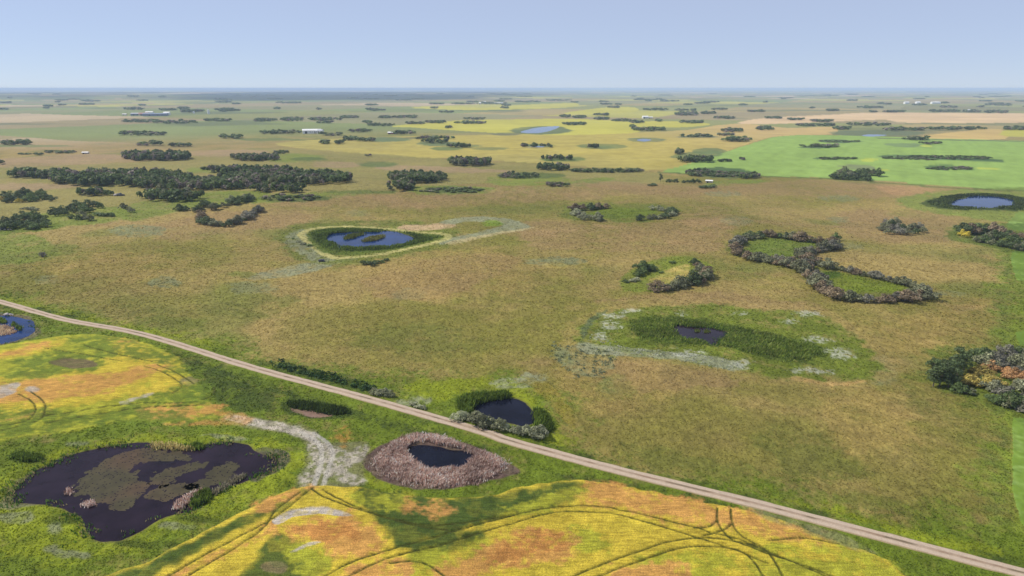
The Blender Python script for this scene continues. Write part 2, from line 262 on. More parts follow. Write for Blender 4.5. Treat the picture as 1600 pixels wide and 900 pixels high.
for q in [[(640, 600), (720, 590), (810, 600), (870, 660), (900, 690), (860, 690), (840, 640), (740, 610), (660, 625)], [(-50, 462), (60, 472), (200, 506), (330, 533), (330, 540), (200, 514), (60, 480), (-50, 468)], [(0, 740), (60, 710), (150, 690), (300, 680), (420, 690), (470, 710), (470, 740), (420, 770), (300, 820), (200, 860), (60, 890), (0, 860), (-50, 800)], [(560, 720), (600, 690), (575, 720), (590, 745), (640, 762), (620, 768), (570, 750)], [(1200, 770), (1400, 815), (1560, 860), (1500, 860), (1350, 820)]]:
    P_(q, lush_y, 16, 0.85, 0.4, 6)
for q in [ell(800, 600, 30, 8), ell(830, 590, 18, 8), ell(660, 622, 14, 4), ell(640, 628, 18, 5)]:
    P_(q, sage, 4, 0.7, 0.8, 1.3)
P_([(820, 590), (870, 610), (900, 660), (890, 665), (850, 625)], S(150, 136, 56, K), 4, 0.6, 0.3)
# pond margins south of the road
P_([(5, 790), (20, 755), (50, 730), (70, 738), (60, 760), (60, 790)], gry, 4, 0.7, 0.4, 4)
P_([(395, 702), (440, 706), (448, 718), (430, 740), (395, 752)], S(94, 88, 78, K), 3, 0.85, 0.3, 4)
for q in [ell(85, 830, 12, 10), ell(110, 868, 35, 6), ell(25, 810, 30, 10), ell(120, 690, 18, 4), ell(350, 683, 40, 3), ell(70, 862, 10, 5), ell(270, 825, 30, 5)]:
    P_(q, S(134, 140, 110, K), 3, 0.7, 0.5, 2.5)
for q in [ell(40, 715, 30, 8), ell(100, 815, 30, 10), ell(10, 765, 15, 8), ell(230, 850, 50, 6), ell(300, 815, 40, 5)]:
    P_(q, lush_d, 4, 0.7, 0.3, 4)
P_([(570, 722), (588, 702), (620, 687), (650, 675), (682, 676), (722, 688), (765, 706), (800, 724), (812, 738), (780, 748), (722, 764), (660, 767), (615, 757), (586, 740)], S(112, 92, 84, K), 2, 1.0, 0.1, 4)
P_([(-60, 490), (0, 494), (40, 497), (58, 505), (64, 513), (55, 523), (30, 531), (-60, 545)], S(128, 112, 92, K), 2, 0.9, 0.3, 3)
P_([(440, 625), (500, 628), (550, 645), (520, 655), (470, 652), (445, 640)], lush_d, 3, 0.9, 0.2, 4)
P_([(455, 636), (480, 640), (518, 648), (500, 652), (478, 651), (460, 643)], S(150, 122, 104, K), 1.5, 0.9, 0.2, 4)
# saline lane between the two ponds
P_([(330, 646), (380, 645), (430, 655), (490, 672), (500, 690), (580, 690), (575, 720), (560, 760), (470, 762), (478, 720), (470, 690), (420, 672), (350, 660)], S(130, 128, 88, K), 4, 0.8, 0.4, 4)
P_([(350, 648), (400, 650), (440, 660), (480, 675), (500, 690), (490, 695), (440, 675), (390, 662), (355, 655)], salt, 3, 0.85, 0.5, 1.4)
P_([(480, 695), (520, 695), (545, 705), (580, 692), (575, 712), (550, 735), (580, 745), (560, 757), (520, 745), (500, 740), (480, 760), (472, 745), (485, 720)], salt, 4, 0.75, 0.85, 1.2)
P_([(470, 675), (495, 690), (503, 710), (500, 730), (490, 758)], S(190, 184, 172, K), 0.7, 0.9, 0.2, 3, closed=False, width=0.7)
P_([(490, 676), (512, 692), (520, 712), (512, 735), (506, 758)], S(190, 184, 172, K), 0.7, 0.8, 0.3, 3, closed=False, width=0.6)
P_(ell(540, 682, 15, 17), S(176, 130, 66, K), 12, 0.7, 0.5, 2)
P_([(250, 660), (330, 640), (400, 650), (380, 662), (300, 665)], org, 5, 0.6, 0.4, 4)
# mustard, upper left
P_(CROP_A, yelg, 3, 1.0, 0.1, 5, dh=0.28)
for q in [[(-50, 560), (40, 540), (100, 528), (80, 545), (20, 560), (-50, 580)], [(-50, 600), (60, 585), (160, 577), (270, 565), (300, 600), (260, 618), (180, 628), (60, 645), (-50, 655)], [(170, 528), (215, 538), (240, 555), (200, 555), (165, 545)], [(150, 560), (240, 552), (280, 570), (200, 585), (150, 580)]]:
    P_(q, yel, 14, 0.95, 0.3, 3)
for q in [[(-50, 572), (40, 541), (75, 535), (60, 545), (0, 562), (-50, 585)], [(-20, 605), (60, 595), (170, 583), (245, 568), (262, 578), (230, 590), (170, 612), (80, 628), (-20, 630)], [(215, 640), (280, 633), (340, 632), (350, 645), (300, 655), (220, 655)], [(185, 531), (205, 537), (195, 543), (175, 540)], [(0, 655), (60, 648), (60, 652), (0, 662)]]:
    P_(q, org, 14, 0.85, 0.35, 3)
for q in [[(20, 565), (80, 550), (160, 552), (170, 562), (130, 582), (60, 590), (10, 600)], [(90, 530), (160, 525), (230, 545), (260, 562), (190, 560), (120, 545)], [(0, 640), (100, 645), (170, 640), (240, 622), (310, 600), (330, 630), (250, 640), (120, 660), (0, 690)], [(120, 655), (300, 645), (340, 655), (200, 668)], [(230, 545), (275, 560), (310, 590), (335, 630), (300, 620), (285, 590), (250, 565)]]:
    P_(q, cgrn, 14, 0.85, 0.5, 3)
P_(ell(115, 568, 38, 9), S(120, 108, 74, K), 1.5, 1.0, 0.15, 2.5, dh=-0.4)
P_([(-10, 612), (8, 602), (34, 598), (38, 606), (20, 618), (-10, 626)], salt, 1.5, 0.9, 0.35, 1.6, dh=-0.4)
P_(ell(53, 609, 6, 3), salt, 1.5, 0.8, 0.4, 2)
P_([(190, 630), (215, 624), (238, 618), (238, 622), (215, 630), (195, 634)], salt, 1.5, 0.8, 0.5, 1.6)
P_(ell(297, 597, 12, 8), S(150, 128, 96, K), 4, 0.6, 0.4, 3)
# mustard, along the bottom
P_(CROP_B, yel, 2, 1.0, 0.1, 5, dh=0.28)
for q in [[(590, 764), (680, 782), (790, 780), (810, 800), (720, 826), (620, 858), (612, 840), (590, 800), (575, 790), (555, 772)], [(560, 764), (700, 783), (820, 768), (830, 790), (760, 815), (690, 838), (630, 860), (606, 835)], [(240, 880), (340, 826), (470, 768), (500, 764), (470, 778), (400, 815), (330, 850), (250, 895), (160, 950)], [(395, 880), (440, 830), (475, 855), (515, 880), (500, 900), (480, 960), (360, 960)], [(790, 785), (850, 760), (920, 756), (910, 775), (860, 795), (800, 806)], [(175, 905), (240, 875), (330, 828), (400, 800), (330, 850), (240, 900), (150, 960)], [(640, 855), (720, 830), (760, 830), (740, 850), (690, 870), (650, 880)]]:
    P_(q, cdg, 9, 0.95, 0.3, 3)
for q in [[(540, 765), (640, 775), (620, 800), (570, 790)], [(780, 800), (900, 760), (930, 765), (880, 790), (800, 812)], [(880, 818), (925, 828), (965, 850), (930, 870), (890, 850)], [(1180, 860), (1300, 850), (1400, 885), (1420, 940), (1200, 940)], [(640, 870), (740, 845), (760, 860), (700, 900), (620, 910)], [(440, 850), (500, 850), (520, 880), (480, 900)], [(1000, 870), (1120, 860), (1150, 900), (1000, 920)]]:
    P_(q, yelg, 14, 0.85, 0.5, 3)
for q in [[(430, 822), (500, 806), (560, 806), (590, 832), (606, 852), (585, 872), (530, 870), (505, 845), (470, 838)], [(745, 855), (800, 835), (860, 825), (905, 850), (880, 875), (790, 890), (700, 930), (680, 890)], [(925, 754), (1000, 764), (1120, 792), (1200, 808), (1290, 843), (1250, 850), (1150, 830), (1050, 812), (960, 790), (915, 785)], [(400, 830), (440, 812), (420, 835), (330, 880), (250, 930), (210, 930), (300, 880)], [(640, 780), (720, 800), (690, 808), (640, 795)], [(540, 890), (620, 875), (640, 900), (560, 940)], [(960, 885), (1060, 880), (1050, 930), (940, 930)], [(400, 785), (490, 763), (470, 775), (410, 800)]]:
    P_(q, org, 18, 0.9, 0.35, 3)
for q in [[(780, 850), (850, 830), (890, 850), (850, 870), (770, 880)], [(460, 825), (540, 812), (560, 835), (500, 842)]]:
    P_(q, org_d, 16, 0.6, 0.35, 3)
P_([(425, 812), (450, 798), (480, 791), (515, 791), (552, 805), (500, 801), (465, 806), (438, 818)], salt, 1.0, 1.0, 0.35, 1.2, dh=-0.4)
P_([(455, 864), (480, 850), (503, 845), (495, 850), (475, 858)], salt, 1.0, 0.8, 0.4, 1.4)
P_(ell(432, 888, 22, 10), S(140, 124, 88, K), 3, 0.8, 0.3, 2)
P_([(1150, 780), (1200, 800), (1300, 830), (1370, 862), (1340, 862), (1280, 840), (1180, 805)], S(140, 138, 96, K), 3, 0.6, 0.6, 2.5)
trk = S(92, 98, 36, K)
TRACKS = [[(500, 905), (560, 875), (640, 852), (720, 828), (800, 806), (850, 795), (905, 791), (960, 795), (1020, 808), (1080, 823), (1110, 833), (1150, 843), (1200, 860)],
 [(540, 905), (600, 875), (680, 855), (760, 830), (810, 815), (860, 802), (910, 800), (970, 805), (1030, 822), (1080, 838), (1110, 848), (1160, 865), (1200, 880)],
 [(880, 908), (950, 880), (1010, 858), (1060, 845), (1110, 842), (1160, 850), (1200, 862), (1300, 905)], [(925, 905), (1000, 877), (1060, 858), (1110, 855), (1150, 860), (1175, 875), (1195, 905)],
 [(1121, 793), (1121, 815), (1130, 832), (1145, 845), (1180, 858), (1260, 885), (1310, 905)], [(1142, 795), (1145, 820), (1160, 840), (1200, 862), (1225, 905)], [(1120, 815), (1108, 824), (1085, 826)], [(1142, 820), (1130, 830), (1100, 838)],
 [(490, 762), (455, 790), (400, 826), (330, 862), (255, 905)], [(468, 772), (430, 798), (400, 836), (285, 905)], [(488, 765), (520, 783), (600, 808), (680, 822), (760, 812), (800, 806)], [(505, 766), (540, 785), (620, 815), (700, 830)],
 [(30, 616), (52, 630), (55, 645), (38, 660), (-10, 668)], [(48, 612), (68, 628), (70, 645), (55, 660), (-10, 676)], [(60, 652), (200, 632), (300, 630), (332, 616), (334, 605)], [(70, 662), (200, 640), (310, 634)], [(225, 572), (260, 585), (285, 602), (270, 615)], [(245, 570), (280, 585), (303, 600)], [(345, 632), (358, 618)],
 [(70, 545), (120, 552), (190, 565)], [(130, 540), (200, 558), (240, 565)], [(1200, 845), (1260, 840), (1310, 848)], [(610, 880), (660, 880), (700, 905)]]
for t in TRACKS: P_(t, S(74, 80, 30, K), 0.4, 0.95, 0.3, 1.0, closed=False, width=0.24, dh=-0.28)

QA = math.radians(29.0)
PATCH = np.array([S(146, 152, 102, K), S(176, 160, 108, K), S(150, 156, 96, K), S(192, 188, 96, K), S(152, 150, 108, K), S(202, 182, 146, K), S(140, 138, 96, K), S(166, 152, 112, K), S(128, 150, 92, K)])
def paint_all(P):
    x, y = P[:, 0], P[:, 1]; d = np.hypot(x, y); N = len(P)
    H = h0(x, y)
    n1 = fbm(x, y, 130, 2, 40); n2 = fbm(x, y, 34, 2, 41); n3 = fbm(x, y, 9, 2, 42); n4 = fbm(x, y, 2.6, 2, 43)
    c = tan_[None] + (olive - tan_)[None] * smooth(-0.45, 0.5, n1 + 0.5 * n2 + 0.35 * n3)[:, None]
    c = c + (redb - c) * (0.55 * smooth(0.05, 0.6, n2 * 0.6 + 0.25 * H / 2.5 + 0.4 * n3))[:, None]
    c = c + (grn - c) * (0.5 * smooth(0.25, 0.7, -n1 * 0.5 + fbm(x, y, 48, 3, 44)))[:, None]
    pk = smooth(650, 1000, d)
    c = c + (pink * 0.95 - c) * (0.45 * pk * smooth(-0.3, 0.5, fbm(x, y, 260, 3, 45)))[:, None]
    # quarter section patchwork in the distance
    u = (x * math.cos(QA) - y * math.sin(QA)); v = (x * math.sin(QA) + y * math.cos(QA))
    uu = u + 25 * fbm(x, y, 300, 2, 50); vv = v + 25 * fbm(x, y, 300, 2, 51)
    ci = np.floor(uu / 800).astype(np.int64); cj = np.floor(vv / 800).astype(np.int64)
    ci2 = np.floor(uu / 400).astype(np.int64)
    hsh = (ci * 73856093 ^ cj * 19349663) & 0xFFFF
    split = (hsh % 3) == 0
    hsh = np.where(split, (ci2 * 83492791 ^ cj * 19349663) & 0xFFFF, hsh)
    pc = PATCH[(hsh // 7) % len(PATCH)]
    pc = pc * (1 + 0.18 * fbm(x, y, 420, 3, 52))[:, None]
    wet = smooth(0.3, 0.55, fbm(x, y, 420, 4, 53))
    pc = pc + (S(96, 116, 84, K) - pc) * (0.7 * wet)[:, None]
    c = c + (pc - c) * (smooth(1350, 1900, d) * 0.9)[:, None]
    hl = smooth(5600, 6300, d) * (1 - smooth(17000, 24000, d)) * (1 - smooth(-0.02, 0.14, x / np.maximum(y, 1.0)))
    forest = smooth(-0.45, 0.1, fbm(x * 0.7, y * 0.5, 900, 5, 54)) * hl
    c = c + (S(54, 72, 56, K) - c) * (0.95 * forest)[:, None]
    f2 = smooth(12500, 14000, d) * (1 - smooth(19000, 24000, d)) * smooth(-0.1, 0.2, fbm(x, y, 3800, 3, 55))
    c = c + (S(72, 88, 72, K) - c) * (0.7 * f2)[:, None]
    # warped coordinates give every outline an uneven edge
    wx = 0.7 * vnoise(x / 3.1, y / 3.1, 60) + 1.6 * vnoise(x / 13, y / 13, 61); wy = 0.7 * vnoise(x / 3.1, y / 3.1, 62) + 1.6 * vnoise(x / 13, y / 13, 63)
    far = smooth(500, 1500, d)
    wx = wx * smooth(80, 240, d) + far * 0.007 * d * fbm(x, y, 110, 3, 64); wy = wy * smooth(80, 240, d) + far * 0.022 * d * fbm(x, y, 110, 3, 65)
    Q = P + np.stack([wx, wy], 1); Q1 = P + 0.25 * np.stack([wx, wy], 1)
    reg = np.zeros(N, int); dh = np.zeros(N)
    for i, (nm, w) in enumerate(REG):
        if w is None or nm == 'mustard_field': continue
        s = sdf(Q1, w, 60.0)
        m = s < 0
        base = {'green_field': gfield, 'golden_field': gold, 'stubble_field': tanf, 'canola_field': cany}[nm]
        if i == 10 - 0 and nm == 'stubble_field': base = stub
        if nm == 'golden_field':
            base = base + (S(178, 166, 92, K) - base) * smooth(-0.3, 0.4, fbm(x[m], y[m], 240, 3, 70))[:, None]
            base = base + (S(206, 178, 116, K) - base) * smooth(150, 700, x[m])[:, None]
        elif nm == 'green_field':
            rows = vnoise(u[m] / 6.0, v[m] / 400.0, 75)
            base = base * (1 + 0.05 * rows + 0.08 * fbm(x[m], y[m], 120, 3, 71))[:, None]
        else:
            base = base * (1 + 0.16 * fbm(x[m], y[m], 160, 3, 72))[:, None]
        c[m] = base; reg[m] = i; dh[m] = 0.2
    for L in LAY:
        if L['st'] == 0: continue
        if L['closed']:
            mg = L['soft'] * 3 + 4
            mg += L['soft'] * 2
            lo = L['w'].min(0) - mg; hi = L['w'].max(0) + mg
        else:
            mg = L['soft'] + L['width'] * 2 + 3
            lo = L['w'].min(0) - mg; hi = L['w'].max(0) + mg
        idx = np.nonzero((x > lo[0]) & (x < hi[0]) & (y > lo[1]) & (y < hi[1]))[0]
        if not len(idx): continue
        if L['closed']:
            q = Q[idx]; s = seg_dist(q, L['w'], True); s[inside(q, L['w'])] *= -1
        else:
            q = Q1[idx] * 0.3 + P[idx] * 0.7; s = seg_dist(q, L['w'], False) - L['width']
        sf = L['soft']
        if L['closed']: s = s + sf * 1.3 * fbm(x[idx], y[idx], max(2.5, sf * 1.5), 3, 82)
        w = smooth(sf, -sf, s) if L['closed'] else smooth(sf + 0.1, -0.1, s)
        if L['mott'] > 0:
            nz = 0.5 + 0.5 * np.clip(1.6 * fbm(x[idx], y[idx], L['wl'] * max(1.0, L['d'] / 700.0), 3, 80), -1, 1)
            w = w * (1 - L['mott'] + L['mott'] * 2 * smooth(0.25, 0.75, nz)).clip(0, 1.0)
        if L['closed'] and sf > 1.4 and L['d'] < 900:
            q1 = max(1.0, L['d'] / 190.0)
            w = smooth(0.0, 1.0, w + (0.55 * fbm(x[idx], y[idx], 0.9 * q1, 2, 86) + 0.22 * fbm(x[idx], y[idx], 5.0 * q1, 2, 87)) * smooth(0, 0.15, w) * smooth(1.05, 0.8, w))
        w = w * L['st']
        if L['dh'] > 0:
            dh[idx] = np.maximum(dh[idx], L['dh'] * smooth(0.4, -0.4, s))
        elif L['dh'] < 0:
            dh[idx] = np.maximum(dh[idx] + L['dh'] * w, 0.0)
        c[idx] = c[idx] + (L['col'][None] - c[idx]) * w[:, None]
    gm = (reg == 0) & (c[:, 1] > c[:, 0])                # late summer grass: greens lean to yellow
    c[gm, 0] += 0.38 * (c[gm, 1] - c[gm, 0])
    for i in (1, 2):
        s = sdf(Q, REG[i][1], 20.0); m = s < 0; reg[m] = i
        fl = fbm(x[m], y[m], 1.1, 2, 90)
        c[m] = c[m] * (1 + 0.16 * fl)[:, None]
    c = c * (1 + (0.10 * fbm(x, y, 75, 3, 46) + 0.08 * fbm(x + 0.6 * y, y * 2.2, 40, 3, 47)) * (1 - smooth(900, 1600, d)))[:, None]
    br = 1 + 0.13 * n3 * (d < 1500) + 0.16 * n4 * (d < 700) + 0.06 * n2
    c = np.clip(c * br[:, None], 0.004, 0.85)
    # terrain: basins of the ponds, ditches, uneven grass
    rd = seg_dist(P, ROAD_W, False) if N < 3000 else None
    if rd is None:
        rd = np.full(N, 1e3); lo = ROAD_W.min(0) - 30; hi = ROAD_W.max(0) + 30
        idx = np.nonzero((x > lo[0]) & (x < hi[0]) & (y > lo[1]) & (y < hi[1]))[0]
        rd[idx] = seg_dist(P[idx], ROAD_W, False)
    rough = smooth(3.0, 5.0, rd) * (1 - smooth(500, 900, d))
    grass = (0.16 * fbm(x, y, 2.2, 2, 100) + 0.22 * fbm(x, y, 7.0, 2, 101)) * rough
    H = H + grass + dh - 0.45 * np.exp(-((rd - 7.0) / 2.2) ** 2)
    wat = np.full(N, 1e6)
    for k, w in POND_W.items():
        dd = float(np.mean(np.hypot(w[:, 0], w[:, 1]))); B = max(10.0, 0.03 * dd)
        lo = w.min(0) - B - 3; hi = w.max(0) + B + 3
        idx = np.nonzero((x > lo[0]) & (x < hi[0]) & (y > lo[1]) & (y < hi[1]))[0]
        if not len(idx): continue
        s = seg_dist(Q1[idx], w, True); s[inside(Q1[idx], w)] *= -1
        if not k.startswith('far'): s = s + (0.008 * dd) * fbm(x[idx], y[idx], 0.035 * dd + 2, 4, 84)
        t = smooth(0, B, s); Lv = POND_L[k]
        shore = Lv + np.clip(s * 0.16, -0.7, 0.35) + np.clip(grass[idx], -0.1, 0.3) * smooth(0.5, 3, s)
        H[idx] = shore * (1 - t) + H[idx] * t
        wat[idx] = np.minimum(wat[idx], s)
        if k not in ('mud',) and not k.startswith('far'):
            wm = smooth(1.2, -0.6, s)
            c[idx] = c[idx] + (S(92, 78, 62, K) - c[idx]) * (0.8 * wm)[:, None]
    return c, reg, H, rd, wat

# ------------------------------------------------------------------ materials
def mat_new(name, rough=0.9, spec=0.2):
    m = bpy.data.materials.new(name); m.use_nodes = True
    b = m.node_tree.nodes['Principled BSDF']; b.inputs['Roughness'].default_value = rough
    b.inputs['Specular IOR Level'].default_value = spec
    return m, m.node_tree, b
def noise_node(nt, vec, scale, detail=3.0, stretch=None, rough=0.6):
    n = nt.nodes.new('ShaderNodeTexNoise'); n.inputs['Scale'].default_value = scale; n.inputs['Detail'].default_value = detail; n.inputs['Roughness'].default_value = rough
    if stretch:
        mp = nt.nodes.new('ShaderNodeMapping'); mp.inputs['Scale'].default_value = stretch[0]; mp.inputs['Rotation'].default_value = (0, 0, stretch[1])
        nt.links.new(vec, mp.inputs['Vector']); vec = mp.outputs['Vector']
    nt.links.new(vec, n.inputs['Vector']); return n.outputs['Fac']
def ramp(nt, fac, lo, hi, a, b):
    r = nt.nodes.new('ShaderNodeMapRange'); r.inputs['From Min'].default_value = lo; r.inputs['From Max'].default_value = hi
    r.inputs['To Min'].default_value = a; r.inputs['To Max'].default_value = b; nt.links.new(fac, r.inputs['Value']); return r.outputs['Result']
def mul(nt, a, b):
    m = nt.nodes.new('ShaderNodeMath'); m.operation = 'MULTIPLY'; nt.links.new(a, m.inputs[0]); nt.links.new(b, m.inputs[1]); return m.outputs[0]
def tint(nt, col, fac):
    m = nt.nodes.new('ShaderNodeVectorMath'); m.operation = 'SCALE'; nt.links.new(col, m.inputs[0]); nt.links.new(fac, m.inputs['Scale']); return m.outputs[0]
def land_mat(name, layers, bump, bscale):
    m, nt, b = mat_new(name, 0.95, 0.1)
    g = nt.nodes.new('ShaderNodeNewGeometry').outputs['Position']
    at = nt.nodes.new('ShaderNodeAttribute'); at.attribute_name = 'surf'
    f = None
    for sc, amp, st in layers:
        r = ramp(nt, noise_node(nt, g, sc, 3.0, st), 0.3, 0.7, 1 - amp, 1 + amp)
        f = r if f is None else mul(nt, f, r)
    nt.links.new(tint(nt, at.outputs['Color'], f), b.inputs['Base Color'])
    if bump:
        bp = nt.nodes.new('ShaderNodeBump'); bp.inputs['Strength'].default_value = bump; bp.inputs['Distance'].default_value = 0.5
        nt.links.new(noise_node(nt, g, bscale, 4.0), bp.inputs['Height']); nt.links.new(bp.outputs['Normal'], b.inputs['Normal'])
    return m
M = {}
M['ground'] = land_mat('pasture_grass', [(0.9, 0.22, ((1, 0.45, 1), 0.6)), (0.28, 0.14, None), (2.6, 0.2, None)], 0.9, 1.1)
M['mustard_field'] = land_mat('mustard_crop', [(1.3, 0.30, ((0.22, 1.6, 1), 0.48)), (0.35, 0.10, None), (3.2, 0.30, None), (7.5, 0.25, None)], 0.8, 2.6)
M['green_field'] = land_mat('green_crop', [(0.5, 0.06, None), (0.05, 0.05, None)], 0.2, 1.5)
M['golden_field'] = land_mat('golden_crop', [(0.05, 0.1, ((0.25, 1, 1), -0.5)), (0.01, 0.08, None)], 0, 1)
M['stubble_field'] = land_mat('stubble', [(0.03, 0.08, ((0.25, 1, 1), -0.5)), (0.008, 0.08, None)], 0, 1)
M['canola_field'] = land_mat('canola_crop', [(0.02, 0.08, None)], 0, 1)
def leaf_mat(name, col, var=0.3, trans=0.25):
    m, nt, b = mat_new(name, 0.65, 0.25)
    oi = nt.nodes.new('ShaderNodeObjectInfo'); at = nt.nodes.new('ShaderNodeAttribute'); at.attribute_name = 'surf'
    rgb = nt.nodes.new('ShaderNodeRGB'); rgb.outputs[0].default_value = (*col, 1)
    r = ramp(nt, oi.outputs['Random'], 0, 1, 1 - var, 1 + var)
    sep = tint(nt, rgb.outputs[0], r)
    mv = nt.nodes.new('ShaderNodeVectorMath'); mv.operation = 'MULTIPLY'; nt.links.new(sep, mv.inputs[0]); nt.links.new(at.outputs['Color'], mv.inputs[1])
    nt.links.new(mv.outputs[0], b.inputs['Base Color'])
    tr = nt.nodes.new('ShaderNodeBsdfTranslucent'); nt.links.new(mv.outputs[0], tr.inputs['Color'])
    mx = nt.nodes.new('ShaderNodeMixShader'); mx.inputs[0].default_value = trans
    out = nt.nodes['Material Output']
    nt.links.new(b.outputs[0], mx.inputs[1]); nt.links.new(tr.outputs[0], mx.inputs[2]); nt.links.new(mx.outputs[0], out.inputs['Surface'])
    return m
LEAF = {'dark': leaf_mat('leaf_dark_green', (.105, .145, .056)), 'green': leaf_mat('leaf_green', (.130, .185, .060)), 'willow': leaf_mat('leaf_grey_green', (.215, .225, .125)),
        'brown': leaf_mat('leaf_russet', (.265, .205, .128)), 'grey': leaf_mat('leaf_grey', (.220, .212, .160)), 'yellow': leaf_mat('leaf_yellow', (.60, .50, .07)),
        'orange': leaf_mat('leaf_orange', (.46, .27, .12)), 'ochre': leaf_mat('leaf_ochre', (.38, .31, .08)), 'pale': leaf_mat('leaf_pale_sage', (.33, .345, .21))}
LCOL = {k_: tuple(m_.node_tree.nodes['RGB'].outputs[0].default_value)[:3] for k_, m_ in LEAF.items()}
VEG = leaf_mat('foliage_vertex', (1, 1, 1), 0.0, 0.4)
def plain(name, col, rough=0.8, nz=None, amp=0.2):
    m, nt, b = mat_new(name, rough, 0.3)
    g = nt.nodes.new('ShaderNodeTexCoord').outputs['Object']
    rgb = nt.nodes.new('ShaderNodeRGB'); rgb.outputs[0].default_value = (*col, 1)
    f = ramp(nt, noise_node(nt, g, nz or 0.8, 4.0), 0.3, 0.7, 1 - amp, 1 + amp)
    nt.links.new(tint(nt, rgb.outputs[0], f), b.inputs['Base Color']); return m
BARK = plain('bark_grey_brown', (.15, .125, .10)); BARKP = plain('bark_pale', (.42, .39, .36))
def water_mat(name, col, rough=0.05, bump=0.05, bs=1.5, spec=0.24):
    m, nt, b = mat_new(name, rough, 0.5)
    b.inputs['IOR'].default_value = 1.333; b.inputs['Specular IOR Level'].default_value = spec
    g = nt.nodes.new('ShaderNodeNewGeometry').outputs['Position']
    rgb = nt.nodes.new('ShaderNodeRGB'); rgb.outputs[0].default_value = (*col, 1)
    nt.links.new(tint(nt, rgb.outputs[0], ramp(nt, noise_node(nt, g, 0.12, 4.0), 0.3, 0.7, 0.55, 1.45)), b.inputs['Base Color'])
    bp = nt.nodes.new('ShaderNodeBump'); bp.inputs['Strength'].default_value = bump; bp.inputs['Distance'].default_value = 0.2
    nt.links.new(noise_node(nt, g, bs, 3.0), bp.inputs['Height']); nt.links.new(bp.outputs['Normal'], b.inputs['Normal'])
    return m

# ------------------------------------------------------------------ mesh building
def np_mesh(name, V, F, col=None, smooth_=False):
    V = np.asarray(V, np.float32); F = np.asarray(F, np.int32)
    me = bpy.data.meshes.new(name); n, k = F.shape
    me.vertices.add(len(V)); me.vertices.foreach_set('co', V.ravel())
    me.loops.add(n * k); me.loops.foreach_set('vertex_index', F.ravel())
    me.polygons.add(n); me.polygons.foreach_set('loop_start', np.arange(0, n * k, k, dtype=np.int32))
    if smooth_: me.polygons.foreach_set('use_smooth', np.ones(n, bool))
    if col is not None:
        a = me.color_attributes.new('surf', 'FLOAT_COLOR', 'POINT')
        cc = np.ones((len(V), 4), np.float32); cc[:, :3] = col; a.data.foreach_set('color', cc.ravel())
    me.update(calc_edges=True); me.validate()
    return me
def link(name, me, mat=None, parent=None, loc=None, rz=0.0, sc=None, **props):
    o = bpy.data.objects.new(name, me); C.objects.link(o)
    if mat is not None:
        if not me.materials: me.materials.append(None)
        o.material_slots[0].link = 'OBJECT'; o.material_slots[0].material = mat
    if parent is not None: o.parent = parent
    if loc is not None: o.location = loc
    if rz: o.rotation_euler = (0, 0, rz)
    if sc is not None: o.scale = (sc, sc, sc) if np.isscalar(sc) else sc
    for k, v in props.items():
        if v is not None: o[k] = v
    return o

# ------------------------------------------------------------------ the land: one tessellation, split into ground and fields
ys = np.concatenate([np.arange(139.2, 232, 0.7), np.arange(232, 500, 1.45), np.arange(500, 975, 1.5)])
dist = []
for yy in ys:
    th = PITCH - math.atan((450 - yy) / FPX); dist.append(CAMZ / math.tan(th))
dist = np.array(dist); dist = np.concatenate([[70000.0], dist[dist < 68000], [96, 80, 60, 40, 20, 4]])
tc = np.linspace(-1.06, 1.06, 1120)
az = np.arctan(tc)
az = np.concatenate([az, np.linspace(az[-1], az[0] + 2 * math.pi, 60)[1:-1]])
R_, C_ = len(dist), len(az)
AZ, DD = np.meshgrid(az, dist)
Pg = np.stack([(DD * np.sin(AZ)).ravel(), (DD * np.cos(AZ)).ravel()], 1)
gc, greg, gH, grd, gw = paint_all(Pg)
gH = gH - 0.10 * smooth(4.5, 2.0, grd)
Vg = np.column_stack([Pg, gH])
ii, jj = np.meshgrid(np.arange(R_ - 1), np.arange(C_), indexing='ij'); j2 = (jj + 1) % C_
Fg = np.stack([ii * C_ + jj, (ii + 1) * C_ + jj, (ii + 1) * C_ + j2, ii * C_ + j2], -1).reshape(-1, 4)
fr = np.median(greg[Fg], axis=1).astype(int)
rows_d = -np.log(dist)
def grid_at(P):
    P = np.atleast_2d(np.array(P, float)); d = np.hypot(P[:, 0], P[:, 1]); t = P[:, 0] / np.maximum(P[:, 1], 1e-3)
    r = np.interp(-np.log(d), rows_d, np.arange(R_)); c = np.clip((t + 1.06) / 2.12 * 1119, 0, 1118.99)
    return np.clip(r, 0, R_ - 1.01), c
def ground_h(P):
    r, c = grid_at(P); r0 = r.astype(int); c0 = c.astype(int); fr_, fc = r - r0, c - c0
    G = gH.reshape(R_, C_)
    return (G[r0, c0] * (1 - fc) + G[r0, c0 + 1] * fc) * (1 - fr_) + (G[r0 + 1, c0] * (1 - fc) + G[r0 + 1, c0 + 1] * fc) * fr_
def ground_near(P, arr):
    r, c = grid_at(P); return arr[np.round(r).astype(int) * C_ + np.round(c).astype(int)]
for i, (nm, w) in enumerate(REG):
    f = Fg[fr == i]
    if not len(f): continue
    u, inv = np.unique(f, return_inverse=True)
    me = np_mesh(nm, Vg[u], inv.reshape(-1, 4), gc[u], True)
    link(nm, me, M[nm], kind='structure')

